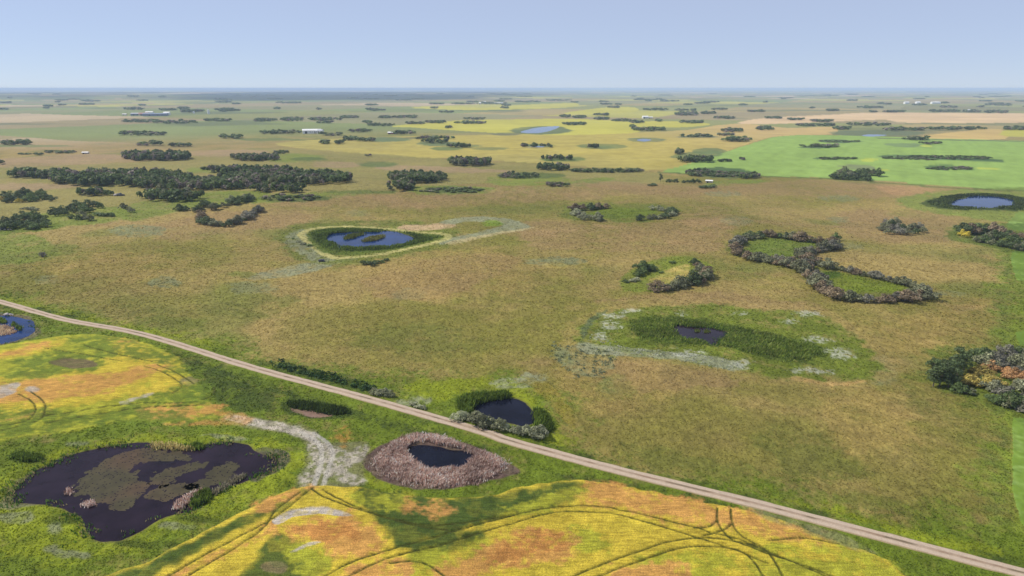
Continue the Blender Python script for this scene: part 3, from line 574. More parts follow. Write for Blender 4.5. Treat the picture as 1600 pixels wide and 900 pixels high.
# ------------------------------------------------------------------ the dirt road
def ribbon(path, half, prof):
    d = np.r_[0, np.cumsum(np.hypot(*np.diff(path, axis=0).T))]
    s = np.arange(0, d[-1], 0.8); px_ = np.interp(s, d, path[:, 0]); py_ = np.interp(s, d, path[:, 1])
    tx = np.gradient(px_); ty = np.gradient(py_); L = np.hypot(tx, ty); nx, ny = -ty / L, tx / L
    m = len(prof); V = np.zeros((len(s), m, 3)); U = np.zeros((len(s), m))
    base = h0(px_, py_)
    for k, (o, z) in enumerate(prof):
        e = 0.16 * vnoise(s / 2.3, s * 0 + k, 5) * (abs(o) > 0.9) + 0.10 * vnoise(s / 9.0, s * 0 + k, 6)
        oo = (o * half + e)
        V[:, k, 0] = px_ + nx * oo; V[:, k, 1] = py_ + ny * oo; V[:, k, 2] = base + z; U[:, k] = o
    n = len(s); a, b = np.meshgrid(np.arange(n - 1), np.arange(m - 1), indexing='ij')
    F = np.stack([a * m + b, a * m + b + 1, (a + 1) * m + b + 1, (a + 1) * m + b], -1).reshape(-1, 4)
    return V.reshape(-1, 3), F, U.ravel(), np.repeat(s, m)
prof = [(-1.12, -0.30), (-1.0, 0.04), (-0.85, 0.10), (-0.55, 0.08), (-0.32, 0.11), (-0.2, 0.15), (0, 0.17), (0.2, 0.15), (0.32, 0.11), (0.55, 0.08), (0.85, 0.10), (1.0, 0.04), (1.12, -0.30)]
Vr, Fr, Ur, Sr = ribbon(ROAD_W, 2.0, prof)
rut = S(206, 186, 164, K); crown_c = S(150, 124, 100, K); edge_c = S(168, 150, 112, K)
cn = vnoise(Sr / 2.0, Ur * 3, 15)
a = np.abs(Ur); wv = smooth(0.34, 0.12, a) * (0.65 + 0.35 * cn)
cr = rut[None] + (crown_c - rut)[None] * wv[:, None]
cr = cr + (edge_c - cr) * smooth(0.86, 1.05, a)[:, None]
gr_w = smooth(0.25, 0.05, a) * smooth(0.35, 0.6, vnoise(Sr / 3.5, Sr * 0, 16))
cr = cr + (S(88, 84, 56, K) - cr) * (0.75 * gr_w)[:, None]
road_m = land_mat('dirt_track', [(1.2, 0.10, None), (5.0, 0.10, None)], 0.4, 4.0)
link('dirt_road', np_mesh('dirt_road', Vr, Fr, cr, True), road_m, kind='structure')

# ------------------------------------------------------------------ water
WM = {'blue': water_mat('pond_water_clear', (.006, .024, .095), 0.04, 0.04, 1.2, 0.12), 'dark': water_mat('pond_water_dark', (.005, .006, .014), 0.04, 0.05, 1.5, 0.13), 'murk': water_mat('pond_water_murky', (.016, .010, .017), 0.05, 0.05, 2.0, 0.13), 'mud': plain('wet_mud', S(140, 112, 96, K), 0.6)}
WL = {'big': 'murk', 'dead': 'dark', 'road': 'dark', 'left': 'blue', 'main': 'blue', 'marsh': 'murk', 'right': 'blue', 'mud': 'mud'}
WNAME = {'mud': 'mud_flat'}
for k, w in POND_W.items():
    cen = w.mean(0); nxt = np.roll(w, -1, 0); prv = np.roll(w, 1, 0)
    t = nxt - prv; nrm = np.stack([t[:, 1], -t[:, 0]], 1); nrm /= np.linalg.norm(nrm, axis=1)[:, None] + 1e-9
    area = 0.5 * np.sum(w[:, 0] * nxt[:, 1] - nxt[:, 0] * w[:, 1])
    if area < 0: nrm = -nrm
    o = w + nrm * max(3.0, 0.011 * np.hypot(*cen))
    if area < 0: o = o[::-1]
    me = bpy.data.meshes.new('pond'); me.from_pydata([(p[0], p[1], POND_L[k]) for p in o], [], [list(range(len(o)))]); me.update()
    link(WNAME.get(k, 'pond_water'), me, WM[WL.get(k, 'blue')], kind='structure')

# ------------------------------------------------------------------ scattered plants
def scatter(poly_w, n, avoid=None):
    lo, hi = poly_w.min(0), poly_w.max(0); out = np.zeros((0, 2))
    for _ in range(60):
        q = rng.uniform(lo, hi, (n * 2, 2)); q = q[inside(q, poly_w)]
        if avoid is not None and len(q):
            for a_, mg in avoid:
                q = q[sdf(q, a_, mg + 30) > mg] if len(q) else q
        out = np.vstack([out, q])
        if len(out) >= n: break
    return out[:n]
def blades(P, z, h, w, colors, lean=0.25, nb=3, spread=0.35, wind=(0.2, -0.1)):
    """nb curved blades (two triangles) per point"""
    n = len(P) * nb
    X = np.repeat(P, nb, 0) + rng.normal(0, spread, (n, 2)); Z = np.repeat(z, nb)
    hh = np.repeat(np.broadcast_to(h, len(P)), nb) * rng.uniform(0.65, 1.2, n); ww = np.repeat(np.broadcast_to(w, len(P)), nb) * rng.uniform(0.7, 1.3, n)
    a_ = rng.uniform(0, 2 * math.pi, n); dx, dy = np.cos(a_), np.sin(a_)
    lx = rng.normal(0, lean, n) + wind[0]; ly = rng.normal(0, lean, n) + wind[1]
    V = np.zeros((n, 4, 3))
    V[:, 0] = np.stack([X[:, 0] - dx * ww / 2, X[:, 1] - dy * ww / 2, Z - 0.1], 1)
    V[:, 1] = np.stack([X[:, 0] + dx * ww / 2, X[:, 1] + dy * ww / 2, Z - 0.1], 1)
    V[:, 2] = np.stack([X[:, 0] + dx * ww * .4 + lx * hh * .5, X[:, 1] + dy * ww * .4 + ly * hh * .5, Z + hh * 0.7], 1)
    V[:, 3] = np.stack([X[:, 0] - dx * ww * .2 + lx * hh, X[:, 1] - dy * ww * .2 + ly * hh, Z + hh], 1)
    i0 = np.arange(n) * 4
    F = np.stack([i0, i0 + 1, i0 + 2, i0 + 3], 1)
    c = np.repeat(colors, nb, 0) * rng.uniform(0.7, 1.3, (n, 1)); c = np.repeat(c[:, None], 4, 1)
    return V.reshape(-1, 3), F, np.clip(c, 0, 0.8).reshape(-1, 3)
def merge(parts):
    V, F, c = [], [], []; o = 0
    for v, f, k in parts: V.append(v); F.append(f + o); c.append(k); o += len(v)
    return np.vstack(V), np.vstack(F), np.vstack(c)
def cols(palette, n, wts=None):
    pal = np.array(palette); return pal[rng.choice(len(pal), n, p=wts)]
def reed_bed(name, label, cat, poly_px, n, h, w, palette, avoid=(), nb=3, spread=0.4, wts=None, lean=0.18, extra=None, wind=(0.12, -0.05)):
    pw = W(poly_px); P = scatter(pw, n, [(POND_W[a_], mg) for a_, mg in avoid])
    ext = math.sqrt(abs(np.sum(pw[:, 0] * np.roll(pw[:, 1], -1) - np.roll(pw[:, 0], -1) * pw[:, 1])) / 2)
    P = P + 0.07 * ext * np.stack([fbm(P[:, 0], P[:, 1], .22 * ext, 3, 140), fbm(P[:, 0], P[:, 1], .22 * ext, 3, 141)], 1)
    e_ = -sdf(P, pw, 50); hv = 0.55 + 0.45 * smooth(-0.02 * ext, 0.10 * ext, e_) + 0.35 * fbm(P[:, 0], P[:, 1], .12 * ext + 2, 2, 142)
    ok = rng.uniform(0, 1, len(P)) < (0.2 + 0.8 * smooth(0, 0.13 * ext, e_)) * (0.8 + 1.1 * fbm(P[:, 0], P[:, 1], .12 * ext + 1, 3, 143)) * 1.25
    P, hv = P[ok], hv[ok]
    pal_ = np.array(palette); gp = pal_[:, 1] > pal_[:, 0]; pal_[gp, 0] += 0.38 * (pal_[gp, 1] - pal_[gp, 0])
    pc_ = cols(pal_, len(P), wts) * 1.5 * (1.05 + .5 * fbm(P[:, 0], P[:, 1], .15 * ext + 1, 3, 144))[:, None]
    zz = ground_h(P)
    for k_, w_ in POND_W.items():
        near_ = sdf(P, w_, 2.0) < 1.0; zz = np.where(near_, np.maximum(zz, POND_L[k_] - 0.05), zz)
    parts = [blades(P, zz, h * hv, w, pc_, lean, nb, spread, wind)]
    if extra: parts += extra
    V, F, c = merge(parts)
    return link(name, np_mesh(name, V, F, c), VEG, kind='stuff', label=label, category=cat)
RG = [S(72, 104, 40, .8), S(92, 122, 48, .8), S(58, 90, 36, .8)]
DEADC = [S(196, 170, 158, .8), S(170, 142, 130, .8), S(214, 196, 184, .8), S(140, 112, 100, .8)]
reed_bed('cattails', 'pale pinkish dead cattails ringing the small dark pond below the road', 'cattails', [(575, 722), (592, 705), (622, 690), (650, 678), (680, 679), (720, 691), (762, 709), (792, 724), (785, 738), (762, 750), (720, 761), (660, 763), (620, 754), (592, 738)], 10500, 1.25, 0.16, DEADC, [('dead', 0.6)], 3, 0.35, lean=0.3)
reed_bed('reeds', 'green reeds at the upper bank of the dark roadside pond', 'reeds', [(714, 632), (725, 622), (760, 616), (792, 615), (800, 622), (780, 626), (750, 632), (738, 640), (735, 648), (720, 645)], 1500, 2.0, 0.25, RG, [('road', -0.5)], 3, 0.4)
reed_bed('reeds', 'green reeds at the right end of the dark roadside pond', 'reeds', [(832, 640), (845, 642), (858, 655), (864, 672), (850, 678), (838, 668), (834, 655)], 700, 1.8, 0.25, RG, [('road', -0.3)], 3, 0.4)
reed_bed('reeds', 'dark green reed belt beside the small mud flat by the road', 'reeds', [(448, 631), (475, 631), (520, 637), (546, 642), (540, 648), (515, 648), (480, 641), (455, 638)], 1200, 1.7, 0.25, [S(54, 84, 40, .75), S(66, 94, 44, .75), S(44, 70, 36, .75)], (), 3, 0.4)
reed_bed('reeds', 'dense green reeds ringing the blue pond inside the pale trail', 'reeds', [(488, 368), (505, 359.5), (560, 358), (620, 362), (655, 366), (680, 371), (645, 382), (600, 391), (540, 394), (505, 389)], 5200, 1.9, 0.5, [S(68, 98, 42, .8), S(88, 116, 50, .8), S(56, 84, 38, .8)], [('main', -0.5)], 3, 0.7)
for q, lb in [([(537, 373), (541, 369), (558, 365), (571, 364.5), (566, 368), (550, 374), (540, 376)], 'narrow dark reed islet in the blue pond'), ([(566, 377), (572, 373), (588, 369), (601, 368), (598, 372), (584, 377), (570, 379)], 'broad olive reed islet in the blue pond')]:
    reed_bed('reed_islet', lb, 'reeds', q, 420, 1.6, 0.5, [S(66, 90, 38, .75), S(98, 104, 50, .75)] if 'narrow' in lb else [S(104, 112, 56, .75), S(120, 116, 68, .75)], (), 4, 0.6)
reed_bed('reeds', 'dark green rushes round the purple pond in the grassy marsh', 'rushes', [(980, 510), (1000, 499), (1050, 495), (1120, 503), (1200, 520), (1270, 539), (1292, 556), (1250, 566), (1180, 557), (1130, 544), (1080, 539), (1010, 537), (985, 522)], 6500, 1.2, 0.3, [S(76, 108, 42, .8), S(98, 126, 50, .8), S(64, 96, 38, .8), S(112, 126, 64, .8)], [('marsh', -0.4)], 3, 0.5, wind=(0.3, -0.15))
reed_bed('reeds', 'dark reeds round the blue pond below the green field', 'reeds', [(1448, 316), (1480, 307), (1520, 303.5), (1570, 304.5), (1600, 310), (1640, 315), (1620, 327), (1560, 328.5), (1490, 327.5), (1458, 322)], 3600, 1.9, 0.8, [S(62, 84, 46, .75), S(76, 98, 50, .75), S(52, 72, 42, .75)], [('right', 0.0)], 3, 0.9)
reed_bed('cattails', 'pinkish dead cattail island in the curved pond by the road', 'cattails', [(-40, 507), (0, 507), (18, 509), (28, 515), (20, 519), (0, 522), (-40, 526)], 1400, 0.7, 0.3, [S(176, 150, 122, .8), S(150, 122, 100, .8), S(190, 172, 140, .8)], (), 3, 0.4)
for q, lb, n in [(ell(4, 503, 7, 3), 'round green rush clump on the upper tip of the cattail island', 110), (ell(22, 507, 4, 2.5), 'small green rush clump on the cattail island beside open water', 60), (ell(29, 512, 5, 3), 'green rush clump at the right tip of the cattail island', 70)]:
    reed_bed('rush_clump', lb, 'rushes', q, n, 1.4, 0.3, RG, (), 3, 0.3)
for q, lb, n, h, pal in [([(268, 795), (280, 783), (300, 772), (318, 768), (322, 775), (300, 785), (285, 797)], 'bleached cattail fringe on the lower bank of the large pond', 420, 1.2, DEADC), ([(296, 790), (305, 775), (322, 768), (332, 772), (330, 783), (310, 793)], 'rounded green rush mound on the lower bank of the large pond', 480, 1.5, RG), ([(330, 772), (350, 757), (378, 742), (384, 745), (360, 762), (338, 776)], 'sparse grey dead reeds along the lower bank of the large pond', 260, 1.1, [S(140, 132, 112, .8), S(112, 108, 86, .8)]), (ell(139, 787, 9, 4.5), 'pinkish dead reed clump standing in the large murky pond', 150, 0.9, DEADC), (ell(108, 766, 6, 5), 'thin pale reed clump in the shallow side of the large pond', 50, 0.8, DEADC),
    ([(228, 692), (250, 691), (300, 697), (310, 702), (280, 703), (250, 701)], 'straw coloured reeds on the upper bank of the large pond', 260, 1.0, [S(190, 176, 120, .8), S(160, 144, 96, .8)]), (ell(308, 698, 12, 4), 'low green rush clump on the upper bank of the large pond', 160, 1.3, RG), (ell(40, 715, 26, 7), 'dark green rush patch left of the large pond', 500, 1.1, RG)]:
    reed_bed('reeds', lb, 'reeds', q, n, h, 0.25, pal, (), 3, 0.35)
def fringe(k, label, n, h, pal, off=0.6, jit=0.9):
    w = POND_W[k]; q = np.vstack([w, w[:1]]); d = np.r_[0, np.cumsum(np.hypot(*np.diff(q, axis=0).T))]
    t = rng.uniform(0, d[-1], n); P = np.stack([np.interp(t, d, q[:, 0]), np.interp(t, d, q[:, 1])], 1) + rng.normal(0, jit, (n, 2))
    keep = fbm(P[:, 0], P[:, 1], 6, 3, 170) > -0.12; P = P[keep]; z = np.maximum(ground_h(P), POND_L[k] - .05)
    V, F, c = blades(P, z, h, .22, cols(pal, len(P)) * 1.4, .25, 3, .25, (.1, -.05))
    link('shore_sedge', np_mesh('shore_sedge', V, F, c), VEG, kind='stuff', label=label, category='sedge')
fringe('big', 'ragged green sedge fringe on the shore of the large murky pond', 1500, .7, RG + [S(150, 140, 96, .8)], jit=1.3)
fringe('left', 'thin straw and green sedge fringe of the curved pond by the road', 500, .5, RG + [S(170, 150, 116, .8)], jit=.9)
fringe('marsh', 'broken green sedge fringe of the purple marsh pond', 420, .8, RG, jit=1.1)
for k_, (px_, lb) in enumerate([((1089, 517), 'small olive sedge tussock in the purple marsh pond'), ((1104, 518), 'second olive sedge tussock in the purple marsh pond near its right end')]):
    reed_bed('sedge_tussock', lb, 'sedge', ell(*px_, 4, 2), 60, .7, .3, [S(96, 112, 52, .8), S(80, 98, 46, .8)])
# floating algae on the large pond
def algae(label, polys, seed):
    L_ = POND_L['big'] + 0.012; Vs, Fs, cs = [], [], []; o = 0
    for q in polys:
        w = W(q); lo, hi = w.min(0) - 2, w.max(0) + 2; g = 0.35
        nx, ny = int((hi[0] - lo[0]) / g), int((hi[1] - lo[1]) / g)
        X, Y = np.meshgrid(lo[0] + np.arange(nx) * g, lo[1] + np.arange(ny) * g); Pq = np.stack([X.ravel(), Y.ravel()], 1)
        s = sdf(Pq, w, 10); nz = fbm(Pq[:, 0], Pq[:, 1], 7, 4, seed) + 0.5 * fbm(Pq[:, 0], Pq[:, 1], 1.3, 2, seed + 3)
        keep = (s + 3.5 * nz < 0.2) & (sdf(Pq, POND_W['big'], 5) < -0.5) & (rng.uniform(0, 1, len(Pq)) < 0.93)
        Pk = Pq[keep]; n = len(Pk)
        if not n: continue
        gg = g * 0.5
        V = np.stack([np.c_[Pk + d_, np.full(n, L_)] for d_ in ((-gg, -gg), (gg, -gg), (gg, gg), (-gg, gg))], 1).reshape(-1, 3)
        F = np.arange(n * 4).reshape(n, 4) + o; o += n * 4
        cc = S(92, 86, 58, .75)[None] + (S(106, 86, 64, .75) - S(92, 86, 58, .75))[None] * smooth(-0.1, 0.5, fbm(Pk[:, 0], Pk[:, 1], 12, 2, 9))[:, None]
        cc = cc * (1 + 0.3 * fbm(Pk[:, 0], Pk[:, 1], 1.5, 2, 10))[:, None]
        Vs.append(V); Fs.append(F); cs.append(np.repeat(cc, 4, 0))
    link('floating_algae', np_mesh('floating_algae', np.vstack(Vs), np.vstack(Fs), np.vstack(cs)), VEG, kind='stuff', label=label, category='algae')
algae('olive brown algae mats floating on the large murky pond', [[(118, 748), (150, 725), (180, 708), (220, 702), (270, 706), (302, 713), (290, 722), (240, 716), (208, 726), (212, 736), (228, 755), (222, 772), (195, 802), (170, 788), (130, 777), (116, 762)], [(232, 747), (270, 725), (300, 721), (312, 729), (282, 746), (250, 757)], [(298, 758), (330, 736), (366, 721), (370, 732), (350, 750), (320, 764)], [(225, 775), (260, 760), (310, 758), (290, 772), (240, 785)]], 30)

# grass: real tufts that stand on the near ground and take its colour
def tufts():
    n = 190000
    dd = 112.0 * (900.0 / 112.0) ** rng.uniform(0, 1, n); aa = np.arctan(rng.uniform(-1.0, 1.0, n))
    P = np.stack([dd * np.sin(aa), dd * np.cos(aa)], 1)
    c, reg, H, rd, wat = ground_near(P, gc), ground_near(P, greg), ground_h(P), ground_near(P, grd), ground_near(P, gw)
    ok = (reg == 0) & (rd > 2.9) & (wat > 0.8) & (rng.uniform(0, 1, n) > smooth(380, 880, dd)); P, c, H, dd = P[ok], c[ok], H[ok], dd[ok]
    sat = (c[:, 1] - c[:, 0]) / (c[:, 1] + 1e-6); lushm = sat > 0.08
    for m, nm, lb in [(~lushm, 'pasture_grass', 'tan and olive grass tufts covering the rolling pasture'), (lushm, 'meadow_grass', 'lush green grass along the road and round the ponds')]:
        q = P[m]; k = c[m] * rng.uniform(0.9, 1.15, (m.sum(), 1)); sc = np.clip(dd[m] / 200.0, 0.6, 2.2)
        V, F, cc = blades(q, H[m], 0.17 * sc ** 0.6 * (1.3 if nm[0] == 'm' else 1.0), 0.36 * sc, k * 1.25, 0.5, 2, 0.25 * 1.0, (0.45, -0.25))
        link(nm, np_mesh(nm, V, F, cc), VEG, kind='stuff', label=lb, category='grass')
tufts()

# ------------------------------------------------------------------ shrubs and trees
def leaf_cloud(lobes, n, size, seed, vlo=0.65, vhi=1.3):
    r = np.random.default_rng(seed); V, F, c = [], [], []
    vol = np.array([l[3] * l[4] for l in lobes]); pick = r.choice(len(lobes), n * 2, p=vol / vol.sum())
    o = 0; cnt = 0
    lob = np.array([l[:6] for l in lobes], float); br = r.uniform(0.75, 1.2, len(lobes))
    for k in pick:
        if cnt >= n: break
        cx, cy, cz, rx, ry, rz = lob[k]
        v = r.normal(size=3); v /= np.linalg.norm(v)
        if v[2] < -0.55: v[2] *= -0.5
        rad = r.uniform(0.72, 1.08); p = np.array([cx + v[0] * rx * rad, cy + v[1] * ry * rad, cz + v[2] * rz * rad])
        if p[2] < 0.15: continue
        q = (p[None] - lob[:, :3]) / lob[:, 3:6]; q2 = (q ** 2).sum(1); q2[k] = 9
        if (q2 < 0.45).any(): continue
        nrm = v + r.normal(0, 0.45, 3); nrm /= np.linalg.norm(nrm)
        t = np.cross(nrm, r.normal(size=3)); t /= np.linalg.norm(t) + 1e-9; b = np.cross(nrm, t)
        s = size * r.uniform(0.6, 1.3)
        V += [p + t * s, p + b * s * .7, p - t * s, p - b * s * .7]; F.append([o, o + 1, o + 2, o + 3]); o += 4; cnt += 1
        c += [np.full(3, br[k] * r.uniform(vlo, vhi))] * 4
    return np.array(V), np.array(F), np.array(c)
def tube(path, r0, r1, sides=5):
    V, F = [], []; n = len(path)
    for i, p in enumerate(path):
        p = np.array(p, float); d = np.array(path[min(i + 1, n - 1)], float) - np.array(path[max(i - 1, 0)], float); d /= np.linalg.norm(d) + 1e-9
        t = np.cross(d, [0.3, 1, 0.1]); t /= np.linalg.norm(t); b = np.cross(d, t); r = r0 + (r1 - r0) * i / (n - 1)
        for k in range(sides):
            a = 2 * math.pi * k / sides; V.append(p + (t * math.cos(a) + b * math.sin(a)) * r)
    for i in range(n - 1):
        for k in range(sides):
            F.append([i * sides + k, i * sides + (k + 1) % sides, (i + 1) * sides + (k + 1) % sides, (i + 1) * sides + k])
    return np.array(V), np.array(F), np.ones((len(V), 3))
def stems_mesh(name, spec):
    V, F, c = merge([tube(*s) for s in spec]); return np_mesh(name, V, F, c, True)
WILLOW_NP = []
TPL = {'willow': [], 'aspen': [], 'bare': [], 'low': []}
for s in range(6):                                   # willow: wide dome on many stems, about 5 m across and 4 m tall
    r = random.Random(100 + s); lobes = [(0, 0, 1.9, 1.5, 1.5, 1.7)]
    for k in range(10):
        a = 2 * math.pi * k / 10 + r.uniform(-.4, .4); q = r.uniform(1.0, 2.3)
        lobes.append((q * math.cos(a), q * math.sin(a), r.uniform(.7, 3.0 - .45 * q), r.uniform(.55, 1.15), r.uniform(.55, 1.15), r.uniform(.6, 1.2)))
    lobes.append((r.uniform(-.6, .6), r.uniform(-.6, .6), 3.4, .9, .9, .8))
    lc = leaf_cloud(lobes, 1050, 0.23, 200 + s); WILLOW_NP.append(leaf_cloud(lobes, 300, 0.42, 260 + s)); me = np_mesh('willow_crown', *lc)
    st = [([(0.1 * k, 0, -0.3), (l[0] * .45, l[1] * .45, l[2] * .5), (l[0] * .9, l[1] * .9, l[2] * 1.05)], .08, .025) for k, l in enumerate(lobes)]
    TPL['willow'].append((me, stems_mesh('willow_stems', st), 4.0))
for s in range(5):                                   # aspen: 9 m, ragged oval crown of clumps on a trunk with limbs
    r = random.Random(300 + s); lobes = []; limbs = []
    hgt = 9.0
    for k in range(13):
        z = r.uniform(2.4, 8.0); w = 1.9 * math.sin(math.pi * min(max((z - 1.0) / 8.6, 0), 1)) ** .7; a = r.uniform(0, 6.28); q = w * r.uniform(.5, .95)
        lobes.append((q * math.cos(a), q * math.sin(a), z, r.uniform(.8, 1.4), r.uniform(.8, 1.4), r.uniform(.75, 1.2)))
        limbs.append(([(0, 0, z * .55), (q * .5 * math.cos(a), q * .5 * math.sin(a), z * .85), (q * math.cos(a), q * math.sin(a), z)], .07, .02))
    lobes.append((0, 0, 8.2, .8, .8, .9))
    me = np_mesh('aspen_crown', *leaf_cloud(lobes, 900, 0.29, 400 + s))
    TPL['aspen'].append((me, stems_mesh('aspen_trunk', [([(0, 0, -.4), (.1, .05, 3), (0, .1, 6), (.05, 0, 8.4)], .2, .04)] + limbs), hgt))
for s in range(3):                                   # low scrub about 1.6 m
    r = random.Random(500 + s); lobes = [(r.uniform(-.8, .8), r.uniform(-.8, .8), r.uniform(.4, .9), r.uniform(.5, .9), r.uniform(.5, .9), r.uniform(.45, .75)) for _ in range(6)]
    me = np_mesh('scrub_crown', *leaf_cloud(lobes, 300, 0.2, 600 + s))
    TPL['low'].append((me, stems_mesh('scrub_stems', [([(0, 0, -.2), (l[0] * .6, l[1] * .6, l[2] * .6), (l[0], l[1], l[2])], .04, .015) for l in lobes]), 1.6))
for s in range(2):                                   # leafless twiggy bush
    r = random.Random(700 + s); spec = []
    for k in range(46):
        a = r.uniform(0, 6.28); e = r.uniform(.3, 1.45); L = r.uniform(2.0, 3.0); c_, s_ = math.cos(e), math.sin(e)
        p1 = (L * .5 * c_ * math.cos(a), L * .5 * c_ * math.sin(a), L * .5 * s_); p2 = (L * c_ * math.cos(a + .2), L * c_ * math.sin(a + .2), L * s_)
        spec.append(([(0, 0, -.2), p1, p2], .07, .04, 4))
        for m_ in range(3):
            b = a + r.uniform(-.9, .9); spec.append(([p1, ((p1[0] + p2[0]) / 2 + .5 * math.cos(b), (p1[1] + p2[1]) / 2 + .5 * math.sin(b), (p1[2] + p2[2]) / 2 + .3)], .05, .03, 3))
    lobes = [(0, 0, 1.6, 2.0, 2.0, 1.3)]
    TPL['bare'].append((np_mesh('sparse_leaves', *leaf_cloud(lobes, 260, 0.14, 720 + s)), stems_mesh('bare_stems', spec), 3.0))
NAMES = {'willow': ('willow_shrub', 'shrub', 'stems'), 'aspen': ('aspen_tree', 'tree', 'trunk'), 'low': ('scrub_bush', 'bush', 'stems'), 'bare': ('bare_bush', 'bush', 'stems')}
placed = []
willows = []                                          # the largest in view become objects, the rest one mass
def plant(kind, P, h, mat, label, group=None, wide=1.0, bark=None):
    ax = P[1] * CP + (CAMZ - 2) * SP
    if not -830 < P[0] / ax * FPX < 830: return None
    if kind == 'willow': willows.append((h / math.hypot(P[0], P[1]), (kind, P, h, mat, label, group, wide, bark)))
    else: return plant_now(kind, P, h, mat, label, group, wide, bark)
def plant_willows(limit=295):
    willows.sort(key=lambda t: -t[0]); parts = []
    for _, a in willows[:limit]: plant_now(*a)
    for _, (kind, P, h, mat, label, group, wide, bark) in willows[limit:]:
        k = h / 4.0 * random.uniform(.88, 1.12); a = random.uniform(0, 6.28); ca, sa = math.cos(a) * k * wide * 1.14, math.sin(a) * k * wide * 1.14
        V, F, c = random.choice(WILLOW_NP); z = float(ground_h(P)[0])
        Vv = np.stack([P[0] + V[:, 0] * ca - V[:, 1] * sa, P[1] + V[:, 0] * sa + V[:, 1] * ca, z + V[:, 2] * k], 1)
        parts.append((Vv, F, c * np.array(LCOL[mat])[None] * random.uniform(.75, 1.25)))
    if parts:
        V, F, c = merge(parts); link('willow_thicket', np_mesh('willow_thicket', V, F, c), VEG, kind='stuff', label='small far willow shrubs filling out the distant thickets and hedges', category='shrubs')
def plant_now(kind, P, h, mat, label, group=None, wide=1.0, bark=None):
    me, st, H = random.choice(TPL[kind]); nm, cat, sn = NAMES[kind]
    k = h / H * random.uniform(.88, 1.12)
    e = bpy.data.objects.new(nm, None); C.objects.link(e); e.empty_display_size = 0.5
    z = float(ground_h(P)[0]); e.location = (P[0], P[1], z); e.rotation_euler = (0, 0, random.uniform(0, 6.28))
    if kind == 'willow': wide *= 1.14
    e.scale = (k * wide * random.uniform(.9, 1.12), k * wide * random.uniform(.9, 1.12), k)
    e['label'] = label; e['category'] = cat
    if group: e['group'] = group
    link('crown', me, LEAF[mat], e); link(sn, st, bark or BARK, e)
    placed.append((kind, P)); return e
WORD = {'dark': 'dark green', 'green': 'bright green', 'willow': 'grey-green', 'brown': 'russet brown', 'grey': 'ash grey', 'yellow': 'yellow', 'orange': 'orange', 'ochre': 'ochre', 'pale': 'pale sage'}
def row(path_px, spacing, kind, h, mats, where, wide=1.0, jit=0.8, width=0.0):
    n_ = {'willow': 'willow shrub', 'aspen': 'aspen tree', 'low': 'scrub bush'}[kind]
    w = px2w(catmull(path_px, False, 4), 0.42 * h); d = np.r_[0, np.cumsum(np.hypot(*np.diff(w, axis=0).T))]
    s = spacing * .5
    while s < d[-1]:
        P = np.array([np.interp(s, d, w[:, 0]), np.interp(s, d, w[:, 1])]) + np.array([random.gauss(0, jit * .5), random.gauss(0, jit * .5) + random.uniform(-width, width)])
        m = random.choice(mats); lb = f'{WORD[m]} {n_} {where}'
        plant(kind, P, h * random.choice((.62, .8, .95, 1.0, 1.15, 1.35)) * random.uniform(.9, 1.1), m, lb, f'{WORD[m]} {n_}s {where}', wide * random.uniform(.9, 1.25)); s += spacing * random.uniform(.6, 1.35)
def spots(pts, kind, h, mats, where, wide=1.0):
    n_ = {'willow': 'willow shrub', 'aspen': 'aspen tree', 'low': 'scrub bush'}[kind]
    w = px2w(pts, 0.42 * h)
    for P in w:
        m = random.choice(mats); plant(kind, P, h * random.uniform(.72, 1.25), m, f'{WORD[m]} {n_} {where}', f'{WORD[m]} {n_}s {where}', wide * random.uniform(.9, 1.2))
# figure-eight hedge
wA = 'in the figure-eight hedge round two meadows'
row([(1152, 396), (1150, 384), (1160, 372), (1180, 367), (1200, 364)], 4.6, 'willow', 4.6, ['brown', 'willow', 'grey', 'dark'], 'at the broad rounded end of the figure-eight hedge', 1.05, 1.2, 2.0)
row([(1200, 365), (1225, 368), (1255, 372), (1290, 377), (1310, 379)], 4.4, 'willow', 4.6, ['brown', 'willow', 'brown', 'dark'], 'on the straight outer side of the figure-eight hedge', 1.0, 1.0, 1.5)
row([(1310, 382), (1285, 388), (1262, 393), (1250, 400)], 3.8, 'willow', 4.8, ['willow', 'brown', 'grey'], 'on the pointed tip of the figure-eight hedge', 1.05)
row([(1163, 399), (1180, 402), (1205, 407), (1230, 411), (1250, 418), (1262, 428), (1275, 440), (1284, 450), (1300, 459), (1322, 464), (1355, 466), (1392, 465), (1420, 463), (1440, 459), (1449, 454)], 4.3, 'willow', 4.4, ['willow', 'brown', 'brown', 'grey', 'willow'], 'in the long outer sweep of the figure-eight hedge', 1.1, 1.0, 1.2)
row([(1168, 396), (1190, 400), (1220, 404), (1240, 407), (1255, 412), (1268, 422), (1280, 434)], 4.6, 'willow', 4.2, ['brown', 'willow', 'grey'], 'at the waist of the figure-eight hedge', 1.0, 1.2, 1.5)
row([(1258, 404), (1278, 411), (1300, 415), (1330, 421), (1360, 428), (1385, 434), (1415, 441), (1438, 447), (1449, 453)], 4.2, 'willow', 4.3, ['grey', 'willow', 'brown', 'willow'], 'along the bank above the smaller figure-eight meadow', 1.1, 1.0, 1.2)
spots([(1306, 370)], 'willow', 6.0, ['green'], 'standing above the pointed end of the figure-eight hedge', .8)
